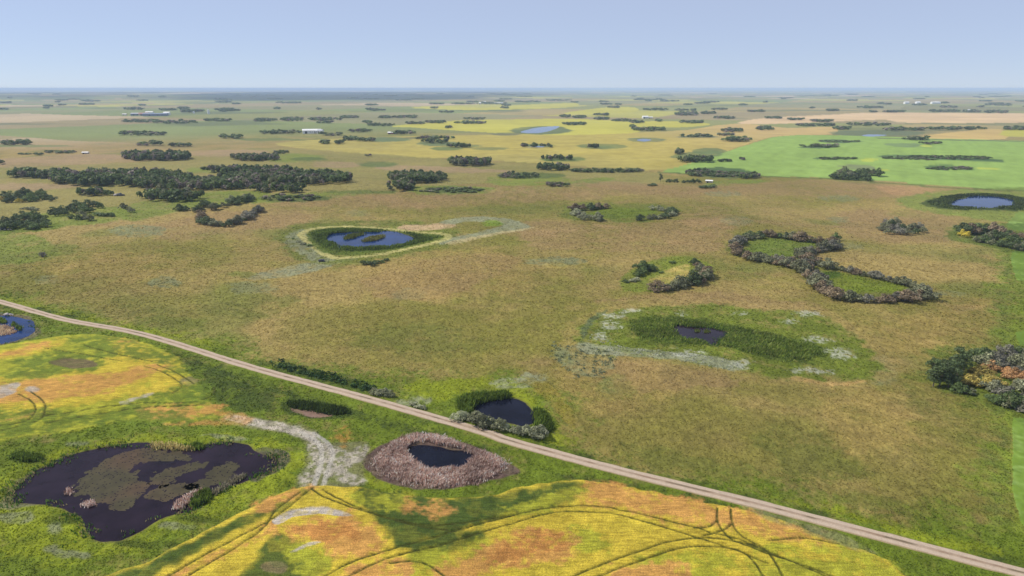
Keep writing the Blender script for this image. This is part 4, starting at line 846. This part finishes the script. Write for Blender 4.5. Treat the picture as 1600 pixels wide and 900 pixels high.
# half ring with dry centre
wB = 'in the half ring round the straw-coloured hollow'
row([(1084, 407), (1092, 413), (1098, 420), (1105, 428), (1096, 434), (1080, 438), (1064, 443), (1045, 447), (1026, 448)], 3.9, 'willow', 5.0, ['willow', 'willow', 'grey', 'brown', 'dark'], wB, 1.1, 0.8, 1.0)
spots([(998, 426), (1006, 422), (1012, 418), (1019, 417), (1004, 418)], 'willow', 4.6, ['dark', 'green'], 'in the clump opposite the half ring')
spots([(985, 438), (978, 440), (992, 437), (1050, 409), (1032, 424)], 'low', 1.9, ['green', 'pale'], 'near the half ring round the straw-coloured hollow', 1.4)
# oval ring
wC = 'in the oval ring round the bright green hollow'
row([(893, 326), (905, 324), (920, 325), (935, 323), (947, 322)], 5.2, 'willow', 5.0, ['dark', 'brown', 'brown', 'dark'], wC, 1.1, 1.2, 2)
row([(893, 331), (903, 335), (912, 339), (925, 340), (946, 341)], 5.5, 'willow', 4.4, ['willow', 'grey', 'dark', 'pale'], wC, 1.0, 1.4, 2)
row([(1012, 324), (1030, 326), (1046, 329), (1051, 333), (1038, 338), (1012, 340), (990, 342)], 5.2, 'willow', 3.8, ['dark', 'willow', 'pale', 'pale'], wC, 1.1, 1.4, 2)
# clump and dead snag
wD = 'in the isolated clump with a dead snag'
spots([(1378, 356), (1385, 352), (1393, 349), (1399, 347), (1403, 354), (1395, 358), (1410, 357), (1420, 356), (1428, 354), (1437, 353), (1443, 359), (1432, 361), (1418, 362), (1405, 362), (1388, 361)], 'willow', 5.0, ['dark', 'willow', 'grey', 'dark'], wD, 1.05)
e = plant('bare', px2w([(1383, 347)], 3)[0], 7.0, 'grey', 'pale leafless snag standing over an isolated willow clump', None, .5, BARKP)
# grove by the green field edge
wE = 'in the long grove beside the rounded field corner'
spots([(1504, 364), (1511, 367)], 'willow', 4.6, ['yellow'], 'at the tip of the long grove beside the field corner')
row([(1506, 360), (1520, 362), (1540, 357), (1560, 361), (1575, 366), (1600, 369), (1640, 372)], 6, 'willow', 6.0, ['dark', 'brown', 'brown', 'dark'], wE, 1.0, 1.5, 3)
row([(1515, 370), (1535, 374), (1555, 378), (1575, 382), (1595, 386), (1630, 390)], 5, 'willow', 5.2, ['dark', 'green', 'willow', 'dark'], wE, 1.05, 1.5, 3)
row([(1540, 368), (1565, 372), (1590, 376), (1630, 380)], 6, 'willow', 5.2, ['green', 'willow', 'dark'], wE, 1.0, 1.5, 4)
# autumn tinted grove on the right
wF = 'in the mixed grove with autumn colours'
spots([(1456, 580), (1466, 577), (1460, 592), (1474, 572), (1484, 568), (1492, 563), (1500, 562), (1507, 570), (1478, 585), (1488, 580), (1497, 575), (1470, 592), (1484, 594), (1494, 590)], 'aspen', 6.8, ['dark'], wF, 1.25)
spots([(1532, 555), (1545, 553), (1560, 556), (1575, 552), (1590, 552), (1605, 556), (1585, 563), (1560, 565), (1598, 568), (1540, 564), (1552, 563)], 'willow', 5.0, ['grey', 'dark', 'willow', 'grey'], wF, 1.05)
spots([(1520, 580), (1530, 577), (1538, 582), (1527, 586)], 'willow', 3.6, ['ochre'], wF); spots([(1548, 572), (1578, 586), (1588, 583), (1574, 578), (1600, 590)], 'willow', 3.6, ['orange'], wF)
spots([(1540, 594), (1528, 598), (1552, 598), (1592, 598), (1606, 602), (1515, 594)], 'willow', 3.2, ['ochre', 'green'], wF, 1.2)
row([(1480, 600), (1500, 606), (1520, 612), (1540, 614), (1560, 622), (1580, 630), (1600, 636), (1630, 646)], 3.6, 'willow', 3.6, ['willow', 'grey', 'green', 'dark', 'pale'], wF, 1.1, 1.0, 1.5)
row([(1545, 604), (1565, 600), (1580, 598), (1600, 606), (1630, 612)], 4, 'willow', 4.0, ['pale', 'willow', 'brown'], wF, 1.1, 1, 1.5)
row([(1560, 614), (1580, 617), (1600, 622), (1630, 630)], 4, 'willow', 3.8, ['grey', 'willow', 'pale'], wF, 1.1, 1, 1.5)
row([(1575, 570), (1600, 575), (1640, 580)], 5, 'willow', 4.4, ['dark', 'grey'], wF, 1.0, 1, 2)
# roadside pond hedge, roadside bushes
row([(712, 649), (724, 650), (738, 653), (752, 657), (765, 661), (780, 665), (795, 668), (808, 672), (822, 674), (836, 676), (848, 677)], 2.2, 'willow', 2.8, ['pale', 'willow', 'pale', 'willow'], 'in the row between the dark pond and the road', 1.05, .5, .3)
spots([(584, 611), (593, 612), (602, 613), (610, 614)], 'willow', 2.6, ['willow', 'pale'], 'in the small thicket above the road', 1.0)
spots([(645, 631), (652, 634), (662, 636)], 'low', 1.4, ['pale'], 'on the grassy verge near the dark roadside pond', 1.1)
e = plant('bare', px2w([(66, 398)], 1.2)[0], 3.6, 'grey', 'lone purplish-grey leafless round bush on the open pasture slope', None, 1.0, plain('bark_purple_grey', (.20, .17, .19)))
spots([(571, 411), (579, 410), (588, 409), (597, 408), (604, 405), (583, 413)], 'low', 2.4, ['dark', 'green'], 'below the trail round the blue pond', 1.2)
spots([(458, 372), (466, 377), (474, 381), (483, 383)], 'low', 1.5, ['green', 'pale'], 'left of the trail round the blue pond', 1.4)
# groves on the left
wG = 'in the rounded thicket at the foot of the pasture slope'
spots([(8, 346), (18, 343), (28, 341), (38, 339), (50, 337), (60, 340), (68, 344), (72, 349), (58, 349), (46, 347), (34, 348), (22, 351), (52, 353), (44, 352), (10, 353)], 'willow', 6.2, ['dark', 'green', 'dark'], wG, 1.15)
wH = 'in the spreading thicket on green ground'
spots([(85, 330), (95, 327), (104, 325), (112, 322), (120, 321), (128, 322), (138, 319), (148, 318), (156, 321), (90, 333), (103, 331), (116, 328), (130, 328), (142, 327)], 'willow', 5.6, ['dark', 'green', 'dark'], wH, 1.1)
spots([(112, 338), (122, 340), (132, 339), (140, 341), (128, 334)], 'willow', 4.4, ['green', 'willow'], 'below the spreading thicket on green ground', 1.1)
spots([(192, 322), (201, 325), (205, 328)], 'willow', 5.0, ['willow'], 'in the trio beside the spreading thicket', 1.0)
spots([(36, 325), (48, 326), (56, 327)], 'low', 2.6, ['willow'], 'above the rounded thicket', 1.5)
row([(150, 334), (165, 336), (180, 335)], 5, 'low', 2.4, ['green'], 'trailing right of the spreading thicket', 1.6)
wI = 'in the grove edged with yellow bushes'
spots([(6, 303), (15, 305), (25, 307), (35, 304), (44, 304), (56, 308), (63, 303), (70, 307), (80, 309), (48, 310), (18, 311), (10, 312)], 'willow', 7.4, ['dark', 'dark', 'green'], wI, .95)
spots([(3, 310), (30, 314), (40, 313)], 'willow', 4.0, ['yellow', 'ochre'], wI)
wJ = 'in the horseshoe hedge round the sunken meadow'
spots([(280, 325), (290, 325), (318, 320), (324, 319)], 'willow', 5.2, ['green', 'dark'], wJ)
row([(312, 338), (316, 345), (328, 348), (342, 350), (356, 350), (368, 346), (380, 341), (392, 334), (402, 329), (405, 325)], 5, 'willow', 4.6, ['willow', 'dark', 'brown', 'willow', 'grey'], wJ, 1.1, 1.2, 1.5)
row([(300, 328), (315, 326), (335, 324), (355, 319), (370, 314), (385, 312), (395, 308)], 6, 'willow', 5.0, ['dark', 'dark', 'willow'], wJ, 1.0, 1.5, 3)
spots([(362, 312), (372, 309), (382, 306), (390, 304), (378, 313)], 'willow', 6.0, ['dark', 'willow'], wJ, 1.1)
# field edge clump, lone tree, hedge
spots([(1303, 275), (1311, 274), (1320, 269), (1327, 275), (1335, 277), (1340, 270), (1348, 270), (1356, 269), (1363, 270), (1372, 271), (1350, 276), (1357, 278), (1318, 276), (1342, 277)], 'willow', 8.0, ['dark', 'dark', 'willow'], 'in the clump at the edge of the green field', .95)
plant('aspen', px2w([(1032, 284)])[0], 9.5, 'dark', 'single upright tree on the brown rise beyond the oval ring', None, .9)
spots([(1044, 283), (1050, 283), (1056, 283), (1068, 284), (1075, 284), (1082, 284), (1090, 284)], 'willow', 3.6, ['dark'], 'in the broken hedge beside the single upright tree', 1.2)
spots([(1097, 292), (1104, 292), (1110, 291), (1114, 289), (1022, 288), (1016, 289)], 'low', 3.0, ['dark'], 'round the shallow hollow by the single upright tree', 1.6)

plant_willows()
# low brush on the verge (uncountable)
def brush(name, label, poly_px, n, h, pal, cat='brush'):
    pw = W(poly_px); P = scatter(pw, n); ext = math.sqrt(np.prod(pw.max(0) - pw.min(0)))
    P = P + rng.normal(0, .03 * ext, P.shape) + .07 * ext * np.stack([fbm(P[:, 0], P[:, 1], .3 * ext, 3, 150), fbm(P[:, 0], P[:, 1], .3 * ext, 3, 151)], 1)
    P = P[rng.uniform(0, 1, len(P)) < .55 + .6 * fbm(P[:, 0], P[:, 1], 5, 2, 152)]; P = P[ground_near(P, grd) > 4.5]; z = ground_h(P); parts = []
    for p, zz in zip(P, z):
        k = rng.uniform(.6, 1.3) * h; r = rng.uniform(.8, 1.4) * h; m = 9
        v = rng.normal(size=(m, 3)); v /= np.linalg.norm(v, axis=1)[:, None]; v[:, 2] = np.abs(v[:, 2])
        c0 = np.array([p[0], p[1], zz]) + v * np.array([r, r, k]); nn = v + rng.normal(0, .4, (m, 3)); t = np.cross(nn, rng.normal(size=(m, 3))); t /= np.linalg.norm(t, axis=1)[:, None]; b = np.cross(nn, t); b /= np.linalg.norm(b, axis=1)[:, None]
        s = 0.45 * h
        V = np.stack([c0 + t * s, c0 + b * s, c0 - t * s, c0 - b * s], 1).reshape(-1, 3)
        cc = pal[rng.integers(len(pal))] * rng.uniform(.7, 1.3)
        parts.append((V, np.arange(m * 4).reshape(m, 4), np.repeat(cc[None] * rng.uniform(.75, 1.25, (m, 1)), 4, 0)))
    V, F, c = merge(parts); link(name, np_mesh(name, V, F, c), VEG, kind='stuff', label=label, category=cat)
DG = [S(66, 98, 46, .75), S(52, 82, 40, .75), S(84, 112, 60, .75)]
brush('low_brush', 'dark green low brush strip on the verge above the road', [(435, 565), (480, 577), (540, 590), (585, 604), (575, 612), (520, 600), (460, 583), (430, 572)], 420, .8, DG)
brush('low_brush', 'pale sage brush on the slope above the dark roadside pond', [(860, 540), (920, 538), (960, 560), (940, 590), (890, 585)], 300, .55, [S(140, 148, 116, .8), S(120, 132, 96, .8)])
brush('wildflowers', 'white flowering weeds scattered round the grassy marsh', [(920, 520), (960, 540), (1080, 552), (1160, 568), (1150, 580), (1040, 560), (940, 552)], 420, .35, [S(206, 208, 192, .8), S(170, 178, 150, .8)], 'wildflowers')

# ------------------------------------------------------------------ woods and far groves: each grove reads as one mass
def crown_tpl(n, seed, tall):
    r = random.Random(seed); lobes = [(r.uniform(-.22, .22), r.uniform(-.22, .22), r.uniform(.35, .8), r.uniform(.22, .36), r.uniform(.22, .36), r.uniform(.2, .3)) for _ in range(6)]
    return leaf_cloud([(a_[0], a_[1], a_[2] * tall, a_[3], a_[4], a_[5] * tall) for a_ in lobes], n, .19 if n > 40 else .30, seed + 1)
MID = [crown_tpl(62, 800 + k, 1.0) for k in range(5)]; FAR = [crown_tpl(18, 850 + k, 1.0) for k in range(4)]
GPAL = np.array([(.118, .160, .058), (.150, .205, .072), (.092, .132, .054), (.200, .212, .115), (.250, .210, .175)])
def grove(x0, x1, y0, y1, H, label, spacing=None, group=None, wts=(.34, .26, .2, .12, .08), wide=1.0):
    n = 12; cx, cy, rx, ry = (x0 + x1) / 2, (y0 + y1) / 2, (x1 - x0) / 2, max((y1 - y0) / 2, 0.35)
    w = px2w([(cx + rx * math.copysign(abs(math.cos(t)) ** .7, math.cos(t)), cy + ry * math.sin(t)) for t in np.linspace(0, 2 * math.pi, 20, endpoint=False)])
    d = float(np.mean(np.hypot(w[:, 0], w[:, 1]))); far = d > 1300
    area = 0.5 * abs(np.sum(w[:, 0] * np.roll(w[:, 1], -1) - np.roll(w[:, 0], -1) * w[:, 1]))
    sp = spacing or (4.9 if not far else 7.5 + d / 900.0)
    cnt = int(min(max(area / sp ** 2, 4), 600 if not far else 60))
    P = scatter(w, cnt)
    if not len(P): return
    z = h0(P[:, 0], P[:, 1]); parts = []; T = FAR if far else MID
    zone = fbm(P[:, 0], P[:, 1], 28, 2, 96)
    for p, zz, zn in zip(P, z, zone):
        V, F, c = T[rng.integers(len(T))]; hh = H * rng.uniform(.7, 1.2); ww = max(hh * .85, sp * 1.15) * wide * rng.uniform(.85, 1.2); a_ = rng.uniform(0, 6.28)
        ca, sa = math.cos(a_), math.sin(a_)
        Vv = np.stack([p[0] + (V[:, 0] * ca - V[:, 1] * sa) * ww, p[1] + (V[:, 0] * sa + V[:, 1] * ca) * ww, zz + V[:, 2] * hh - .1], 1)
        k = rng.choice(5, p=wts) if zn < .25 else rng.choice([3, 4, 0])
        parts.append((Vv, F, c * GPAL[k][None] * rng.uniform(.75, 1.25)))
    V, F, c = merge(parts)
    link('tree_grove', np_mesh('tree_grove', V, F, c), VEG, kind='stuff', label=label, category='grove', group=group)
MIDG = [(14, 120, 273, 279, 8.5, 'rounded left end of the long dark wood on the far pasture'), (80, 300, 274, 292, 9, 'broad dark middle of the long wood on the far pasture'), (200, 400, 284, 298, 8.5, 'grey-tinged tail of the long wood on the far pasture'),
 (122, 180, 302, 307, 7, 'small domed grey-green grove below the long wood'), (216, 322, 307, 316, 8, 'oval grey-stemmed grove below the tail of the long wood'), (325, 470, 266, 272, 7, 'thin dark grove strip above the twin lobed wood'), (345, 550, 275, 290, 8.5, 'wide purple-topped wood in the middle of the far pasture'),
 (395, 478, 295, 302, 7, 'low grey-green grove beside the horseshoe hedge'), (362, 438, 246, 252, 7.5, 'grey-crowned grove on the pale upper pasture'), (192, 296, 243, 252, 9, 'dark pointed grove alone on the pale upper pasture'),
 (607, 697, 275, 287, 7.5, 'dark curved grove above the sedge oval'), (605, 648, 286, 300, 6, 'dark hook of bushes left of the sedge oval'), (702, 766, 254, 260, 9, 'purple-brown domed grove below the golden field'), (838, 890, 262, 267, 7, 'dark grove at the left end of the reedy ditch'),
 (890, 1005, 266, 270, 3.5, 'low dark willow strip along the reedy ditch'), (778, 840, 272, 279, 3.5, 'flat dark scrub patch beside the green swale'), (842, 892, 288, 292, 3.2, 'low scrub row on the brown crest'), (1060, 1118, 250, 255, 7.5, 'dark grove on the left edge of the green field'), (1118, 1142, 252, 254, 4, 'thin scrub tail on the left edge of the green field'),
 (1155, 1163, 249, 251, 4, 'tiny dark bush dot in the green field'), (1072, 1108, 268, 276, 5, 'dark willow cluster at the left of the sedge hollow'), (1108, 1160, 268, 277, 2.4, 'grey-green sedge thicket filling the field-edge hollow'), (1152, 1186, 274, 280, 5, 'dark willow cluster at the right of the sedge hollow'), (655, 760, 294, 301, 1.6, 'dark sedge oval in the bright green swale'), (410, 505, 306, 314, 2.4, 'dark green scrub strip at the foot of the brown crest'),
 (430, 450, 238, 241, 4, 'small scrub knot at the golden field corner'), (0, 6, 255, 258, 6, 'dark bush clump at the edge of the pale upper pasture'), (52, 66, 241, 243, 3, 'first dark bush knot in the dotted bush line'), (70, 118, 237, 240, 3, 'dotted bush line across the pale upper pasture'), (30, 50, 241, 242, 2.4, 'low scrub left of the dotted bush line'),
 (310, 330, 264, 266, 4, 'small scrub strip on the bright green swale'), (1250, 1310, 227, 231, 4, 'dark scrub strip in the upper green field'), (1280, 1340, 247, 250, 2.4, 'thin sedge strip in the middle of the green field'), (1378, 1550, 244, 250.5, 1.8, 'long dark sedge slough across the green field'), (1448, 1520, 261, 266, 1.8, 'oval dark sedge patch in the green field'), (1280, 1345, 219.5, 223, 1.8, 'dark sedge strip near the top of the green field'), (570, 580, 243.5, 244.5, 3, 'single dark bush on the golden field border'), (1435, 1470, 224, 226, 4.5, 'dark bushes at the top edge of the green field')]
for x0, x1, y0, y1, H, lb in MIDG: grove(x0, x1, y0, y1, H, lb, 5.0 if H < 4 else None)
FARG = [(186, 262, 208, 213), (0, 50, 223, 227), (405, 470, 207, 210), (500, 522, 211, 213), (525, 533, 211, 212), (499, 545, 223, 226), (538, 556, 217, 220), (556, 585, 219, 222), (213, 258, 226, 228), (260, 300, 228, 230), (345, 378, 214, 217), (395, 432, 187, 190), (437, 473, 185, 190), (482, 535, 186, 189), (530, 560, 183, 185), (590, 612, 183, 185), (612, 638, 183, 184.5), (637, 651, 182, 185), (567, 580, 191, 193), (495, 520, 192, 193), (576, 616, 196, 197.5), (635, 668, 193, 194.5), (667, 697, 191, 193), (697, 706, 199, 201), (725, 758, 186, 187), (712, 760, 192, 194), (610, 648, 208, 210), (543, 580, 205, 207), (650, 708, 217, 218.5), (660, 712, 222.5, 224.5),
 (190, 250, 189, 192), (240, 310, 190, 194), (320, 362, 188, 190), (395, 408, 189, 190), (250, 275, 172, 173), (278, 296, 169, 170), (195, 225, 170, 172), (336, 366, 171.5, 172.5), (430, 472, 160, 162), (705, 742, 162, 163.5), (745, 795, 161, 163.5), (810, 847, 159, 160.5), (852, 895, 156.5, 158),
 (876, 892, 181, 184), (895, 915, 183, 185), (880, 915, 193.5, 196), (928, 950, 179.5, 181), (928, 952, 185, 187.5), (955, 985, 188.5, 190), (985, 1005, 191, 193), (985, 992, 199, 202), (985, 1038, 202, 205), (1021, 1034, 189, 190.5), (1005, 1043, 171, 173), (949, 970, 168, 169), (1055, 1090, 179, 181), (1060, 1090, 177, 178.5), (1095, 1120, 177, 178.5), (1062, 1100, 191, 193), (1115, 1148, 183.5, 186), (1125, 1160, 204, 207), (1182, 1208, 200, 204), (1195, 1222, 184, 186), (1229, 1256, 186.5, 188), (1265, 1302, 189, 191), (1240, 1308, 196, 198), (1325, 1390, 194, 197.5), (1382, 1416, 202, 205), (1415, 1450, 203, 204.5), (1446, 1540, 201.5, 203.5), (1300, 1330, 201, 203), (1128, 1172, 218, 222), (1120, 1150, 212, 213), (1060, 1112, 214, 215), (1055, 1068, 238, 242), (918, 935, 231, 232.5), (812, 865, 229.5, 231), (845, 895, 249, 251), (700, 735, 229, 231), (1410, 1450, 218, 220), (1380, 1415, 175, 176), (1452, 1500, 173.5, 176), (1505, 1532, 174, 176), (1537, 1575, 174, 178), (1468, 1496, 167, 168.5), (1340, 1380, 168, 169.5), (1540, 1585, 163, 166), (1530, 1545, 147.5, 148.3), (1550, 1568, 147, 148), (1240, 1300, 150, 151), (1215, 1240, 153, 154), (1290, 1310, 149, 149.8), (1030, 1060, 158, 159), (1004, 1040, 156, 157), (1570, 1600, 201, 204)]
for q in FARG:
    d_ = CAMZ / math.tan(PITCH - math.atan((450 - q[3]) / FPX))
    grove(*q, 7.0 if d_ < 2600 else 9.0, 'dark tree grove among the distant patchwork fields', None, 'far tree groves among the patchwork fields')
for k in range(120):                                   # smaller bluffs dotted over the hazy plain
    xx = rng.uniform(-20, 1620); yy = 146.5 + 30 * rng.uniform(0, 1) ** 1.4; L = rng.uniform(6, 28)
    grove(xx, xx + L, yy, yy + rng.uniform(.4, 1.2), 9.0, 'dark tree grove among the distant patchwork fields', None, 'far tree groves among the patchwork fields')

# ------------------------------------------------------------------ farm buildings
def box_mesh(name, x, y, z0, z1):
    V = [(sx * x / 2, sy * y / 2, z) for z in (z0, z1) for sx, sy in ((-1, -1), (1, -1), (1, 1), (-1, 1))]
    F = [(0, 3, 2, 1), (4, 5, 6, 7), (0, 1, 5, 4), (1, 2, 6, 5), (2, 3, 7, 6), (3, 0, 4, 7)]
    return np_mesh(name, V, F)
def roof_mesh(x, y, z, rise, ov=0.5, th=.25):
    X, Y = x / 2 + ov, y / 2 + ov; s = []
    for zz in (z, z - th):
        s += [(-X, -Y, zz), (X, -Y, zz), (X, Y, zz), (-X, Y, zz), (-X, 0, zz + rise), (X, 0, zz + rise)]
    me = bpy.data.meshes.new('roof')
    F = [(0, 1, 5, 4), (3, 4, 5, 2), (6, 10, 11, 7), (9, 8, 11, 10), (0, 6, 7, 1), (3, 2, 8, 9), (0, 4, 10, 6), (4, 3, 9, 10), (1, 7, 11, 5), (5, 11, 8, 2)]
    me.from_pydata(s, [], F); me.update(); return me
def wall_mesh(x, y, h, rise):
    X, Y = x / 2, y / 2
    V = [(-X, -Y, -1), (X, -Y, -1), (X, Y, -1), (-X, Y, -1), (-X, -Y, h), (X, -Y, h), (X, Y, h), (-X, Y, h), (-X, 0, h + rise - .3), (X, 0, h + rise - .3)]
    me = bpy.data.meshes.new('wall'); me.from_pydata(V, [], [(0, 1, 5, 4), (2, 3, 7, 6), (1, 2, 6, 9, 5), (3, 0, 4, 8, 7), (4, 5, 9, 8), (6, 7, 8, 9), (0, 3, 2, 1)]); me.update(); return me
PW = plain('white_painted_metal', (.78, .78, .76), .5, .3, .05); PRED = plain('red_painted_metal', (.34, .15, .13), .6); PGREY = plain('grey_roof_metal', (.42, .44, .47), .45, .3, .08); PDARK = plain('dark_opening', (.03, .03, .035), .7); PBLUE = plain('blue_grey_metal', (.16, .20, .28), .5); PTAN = plain('tan_siding', (.55, .47, .38), .7)
def building(name, cat, px, x, y, h, rise, wm, rm, rz, label, group=None, door=True):
    P = px2w([px])[0]; e = bpy.data.objects.new(name, None); C.objects.link(e); e.location = (P[0], P[1], float(h0(P[0], P[1]))); e.rotation_euler = (0, 0, rz)
    e['label'] = label; e['category'] = cat
    if group: e['group'] = group
    link('wall', wall_mesh(x, y, h, rise), wm, e); link('roof', roof_mesh(x, y, h + .12, rise), rm, e)
    if door:
        link('door', box_mesh('door', min(5, x * .25), .3, 0, h * .75), PDARK, e, loc=(-x * .2, -y / 2 - .05, 0))
        for k in (0.15, 0.32): link('window', box_mesh('window', x * .07, .24, h * .4, h * .65), PDARK, e, loc=(x * k, -y / 2 - .03, 0))
    return e
def bin_(px, r, h, label, group=None):
    P = px2w([px])[0]; e = bpy.data.objects.new('grain_bin', None); C.objects.link(e); e.location = (P[0], P[1], float(h0(P[0], P[1]))); e['label'] = label; e['category'] = 'grain bin'
    if group: e['group'] = group
    n = 16; a_ = np.linspace(0, 2 * math.pi, n, endpoint=False)
    V = np.vstack([np.c_[r * np.cos(a_), r * np.sin(a_), np.full(n, zz)] for zz in (-.5, h)]); F = [(k, (k + 1) % n, n + (k + 1) % n, n + k) for k in range(n)]
    link('wall', np_mesh('wall', V, F, None, True), PW, e)
    V2 = np.vstack([np.c_[(r + .2) * np.cos(a_), (r + .2) * np.sin(a_), np.full(n, h - .05)], np.c_[.35 * np.cos(a_), .35 * np.sin(a_), np.full(n, h + r * .55)]])
    link('roof', np_mesh('roof', V2, F), PGREY, e)
building('machine_shed', 'shed', (482, 208.5), 26, 16, 7, 3.0, PW, PW, .3, 'large white machine shed with dark doorway at the middle farmyard')
building('barn', 'barn', (494, 208), 22, 12, 6, 3.0, PW, PW, .1, 'white barn in the middle of the middle farmyard')
building('farm_house', 'house', (501, 209), 12, 9, 7, 3.0, PW, PGREY, -.2, 'tall white farmhouse beside trees at the middle farmyard')
building('long_shed', 'shed', (488, 205.8), 40, 12, 4.5, 2.0, PW, PW, .15, 'long low white shed behind the middle farmyard', None, False)
building('farm_house', 'house', (611, 209.5), 14, 9, 3.4, 2.0, PRED, PW, .1, 'small red house with white roof alone beside a grove')
building('small_shed', 'shed', (617, 209), 7, 6, 3.4, 2.0, PW, PW, .4, 'little white shed beside the small red house')
building('long_barn', 'barn', (214, 180.5), 40, 16, 7, 3, PBLUE, PGREY, .05, 'blue-grey long barn at the large far farm')
building('red_barn', 'barn', (225, 180.5), 34, 16, 7, 3.5, PTAN, PRED, .05, 'barn with pinkish red roof at the large far farm')
building('cattle_shed', 'shed', (243, 181), 90, 18, 7, 3, PBLUE, PBLUE, .05, 'very long dark blue shed at the large far farm')
building('dairy_shed', 'shed', (234, 178), 30, 14, 7, 3, PW, PW, .05, 'white roofed shed behind the dark blue shed')
building('machine_shed', 'shed', (261, 179.5), 22, 16, 8, 4, PW, PW, .1, 'bright white gable shed right of the dark blue shed')
building('small_shed', 'shed', (195, 180), 16, 8, 4, 2, PTAN, PW, .0, 'pale pink shed at the edge of the large far farm')
bin_((326, 178), 4.5, 15, 'tall white silo standing alone right of the large far farm'); bin_((303, 177), 4, 6, 'low white grain bin between the far farm and the silo')
building('farm_house', 'house', (757, 161), 20, 12, 8, 4, PW, PW, .1, 'white house in the dark trees of the horizon farm'); building('barn', 'barn', (750, 163), 14, 12, 10, 4, PW, PW, .1, 'white barn in front of the horizon farm trees'); building('long_shed', 'shed', (779, 162.5), 60, 16, 6, 3, PW, PW, 0, 'long white shed right of the horizon farm trees', None, False)
building('machine_shed', 'shed', (1008, 185), 20, 12, 6, 3, PW, PW, .1, 'white shed in the open between canola and green fields'); building('small_shed', 'shed', (1016, 185), 16, 10, 4, 2, PTAN, PW, .1, 'lower tan shed beside the white shed in the open fields')
for x_, lb in [(1416, 'white shed left of the far farm tree row'), (1434, 'white house at the left of the far farm tree row'), (1458, 'white shed right of the far farm tree row'), (1465, 'second white shed right of the far farm tree row')]:
    building('farm_shed', 'shed', (x_, 162.3), 30, 18, 10, 5, PW, PW, .1, lb, None, False)
building('farm_house', 'house', (1513, 175), 18, 12, 7, 5, PW, PW, .5, 'white gabled house between dark groves above the tan stubble')
building('livestock_shelter', 'shed', (1108, 285.5), 7, 4, 2.2, .8, PTAN, PW, -.4, 'small pale livestock shelter on the brown rise')
building('stock_shelter', 'shed', (134, 240.5), 9, 5, 2.4, 1.0, PTAN, PW, .1, 'small white stock shelter on the pale upper pasture')

# ------------------------------------------------------------------ stones and heaps
def rock_mesh(seed):
    r = np.random.default_rng(seed); import bmesh
    bm = bmesh.new(); bmesh.ops.create_icosphere(bm, subdivisions=2, radius=1.0)
    for v in bm.verts:
        c = v.co; k = 1 + .22 * math.sin(3.1 * c.x + seed) * math.cos(2.7 * c.y - seed) + .10 * r.normal(); v.co = (c.x * k, c.y * k * .85, c.z * k * .65)
    me = bpy.data.meshes.new('stone'); bm.to_mesh(me); bm.free(); return me
ROCKS = [rock_mesh(k) for k in range(4)]
RD = plain('dark_stone', (.07, .075, .09), .8); RP = plain('pale_stone', (.50, .44, .41), .8)
def heap(px, stones, label, name='stone_pile', cat='stones'):
    P = px2w([px])[0]; e = bpy.data.objects.new(name, None); C.objects.link(e); e.location = (P[0], P[1], float(ground_h(P)[0])); e['label'] = label; e['category'] = cat
    for k, (dx, dy, dz, s, m) in enumerate(stones): link('stone', ROCKS[k % 4], m, e, loc=(dx, dy, dz), rz=k * 1.3, sc=s)
heap((502, 408.5), [(-.8, 0, .6, 1.2, RD), (.9, .3, .6, 1.3, RD), (.2, -.6, .9, 1.0, RD), (1.9, -.3, .3, .7, RD)], 'dark grey stone heap beside the trail round the blue pond')
heap((186, 306), [(-3.5, 0, .8, 1.8, RP), (-.8, .5, 1.0, 2.0, RD), (1.8, -.3, 1.0, 2.0, RD), (4, .2, .8, 1.6, RD), (.5, 1.5, 1.6, 1.8, RD)], 'grey and black stone heap beside the domed grove')
heap((231, 296.5), [(0, 0, .8, 1.7, RP), (2, .4, .6, 1.3, RD), (-1.7, .5, .5, 1.0, RP)], 'pale stones at the foot of the long wood')
heap((5, 359), [(-2.6, 0, 1.0, 2.0, RD), (.4, .4, 1.0, 1.9, RD), (-.8, .8, 1.8, 1.6, RD), (1.5, -.4, .4, .8, RP), (4.0, -.2, .3, .7, RP), (5.5, .2, .3, .6, RP), (-1.5, -1.5, .4, .9, RP)], 'dark stone heap with pale stones below the rounded thicket')
heap((11, 495.5), [(0, 0, .4, 1.1, RP), (1.6, .3, .3, .7, RP), (2.8, .2, .2, .5, RP), (-1.2, .2, .2, .5, RP)], 'pale pink boulders on the bank of the curved pond')

# ------------------------------------------------------------------ the hazy air
hz = bpy.data.meshes.new('haze'); X = 72000.0; zlo, zhi = -16.0, CAMZ + 6.0
hz.from_pydata([(sx * X, sy * X, z) for z in (zlo, zhi) for sx, sy in ((-1, -1), (1, -1), (1, 1), (-1, 1))], [], [(0, 3, 2, 1), (4, 5, 6, 7), (0, 1, 5, 4), (1, 2, 6, 5), (2, 3, 7, 6), (3, 0, 4, 7)]); hz.update()
hm = bpy.data.materials.new('haze_air'); hm.use_nodes = True; nt = hm.node_tree; nt.nodes.remove(nt.nodes['Principled BSDF'])
pv = nt.nodes.new('ShaderNodeVolumePrincipled'); pv.inputs['Color'].default_value = (.56, .72, 1.0, 1); pv.inputs['Density'].default_value = HAZE_DENSITY; pv.inputs['Anisotropy'].default_value = 0.0
nt.links.new(pv.outputs[0], nt.nodes['Material Output'].inputs['Volume'])
link('haze', hz, hm, kind='stuff', label='thin bluish haze lying over the whole plain', category='haze')
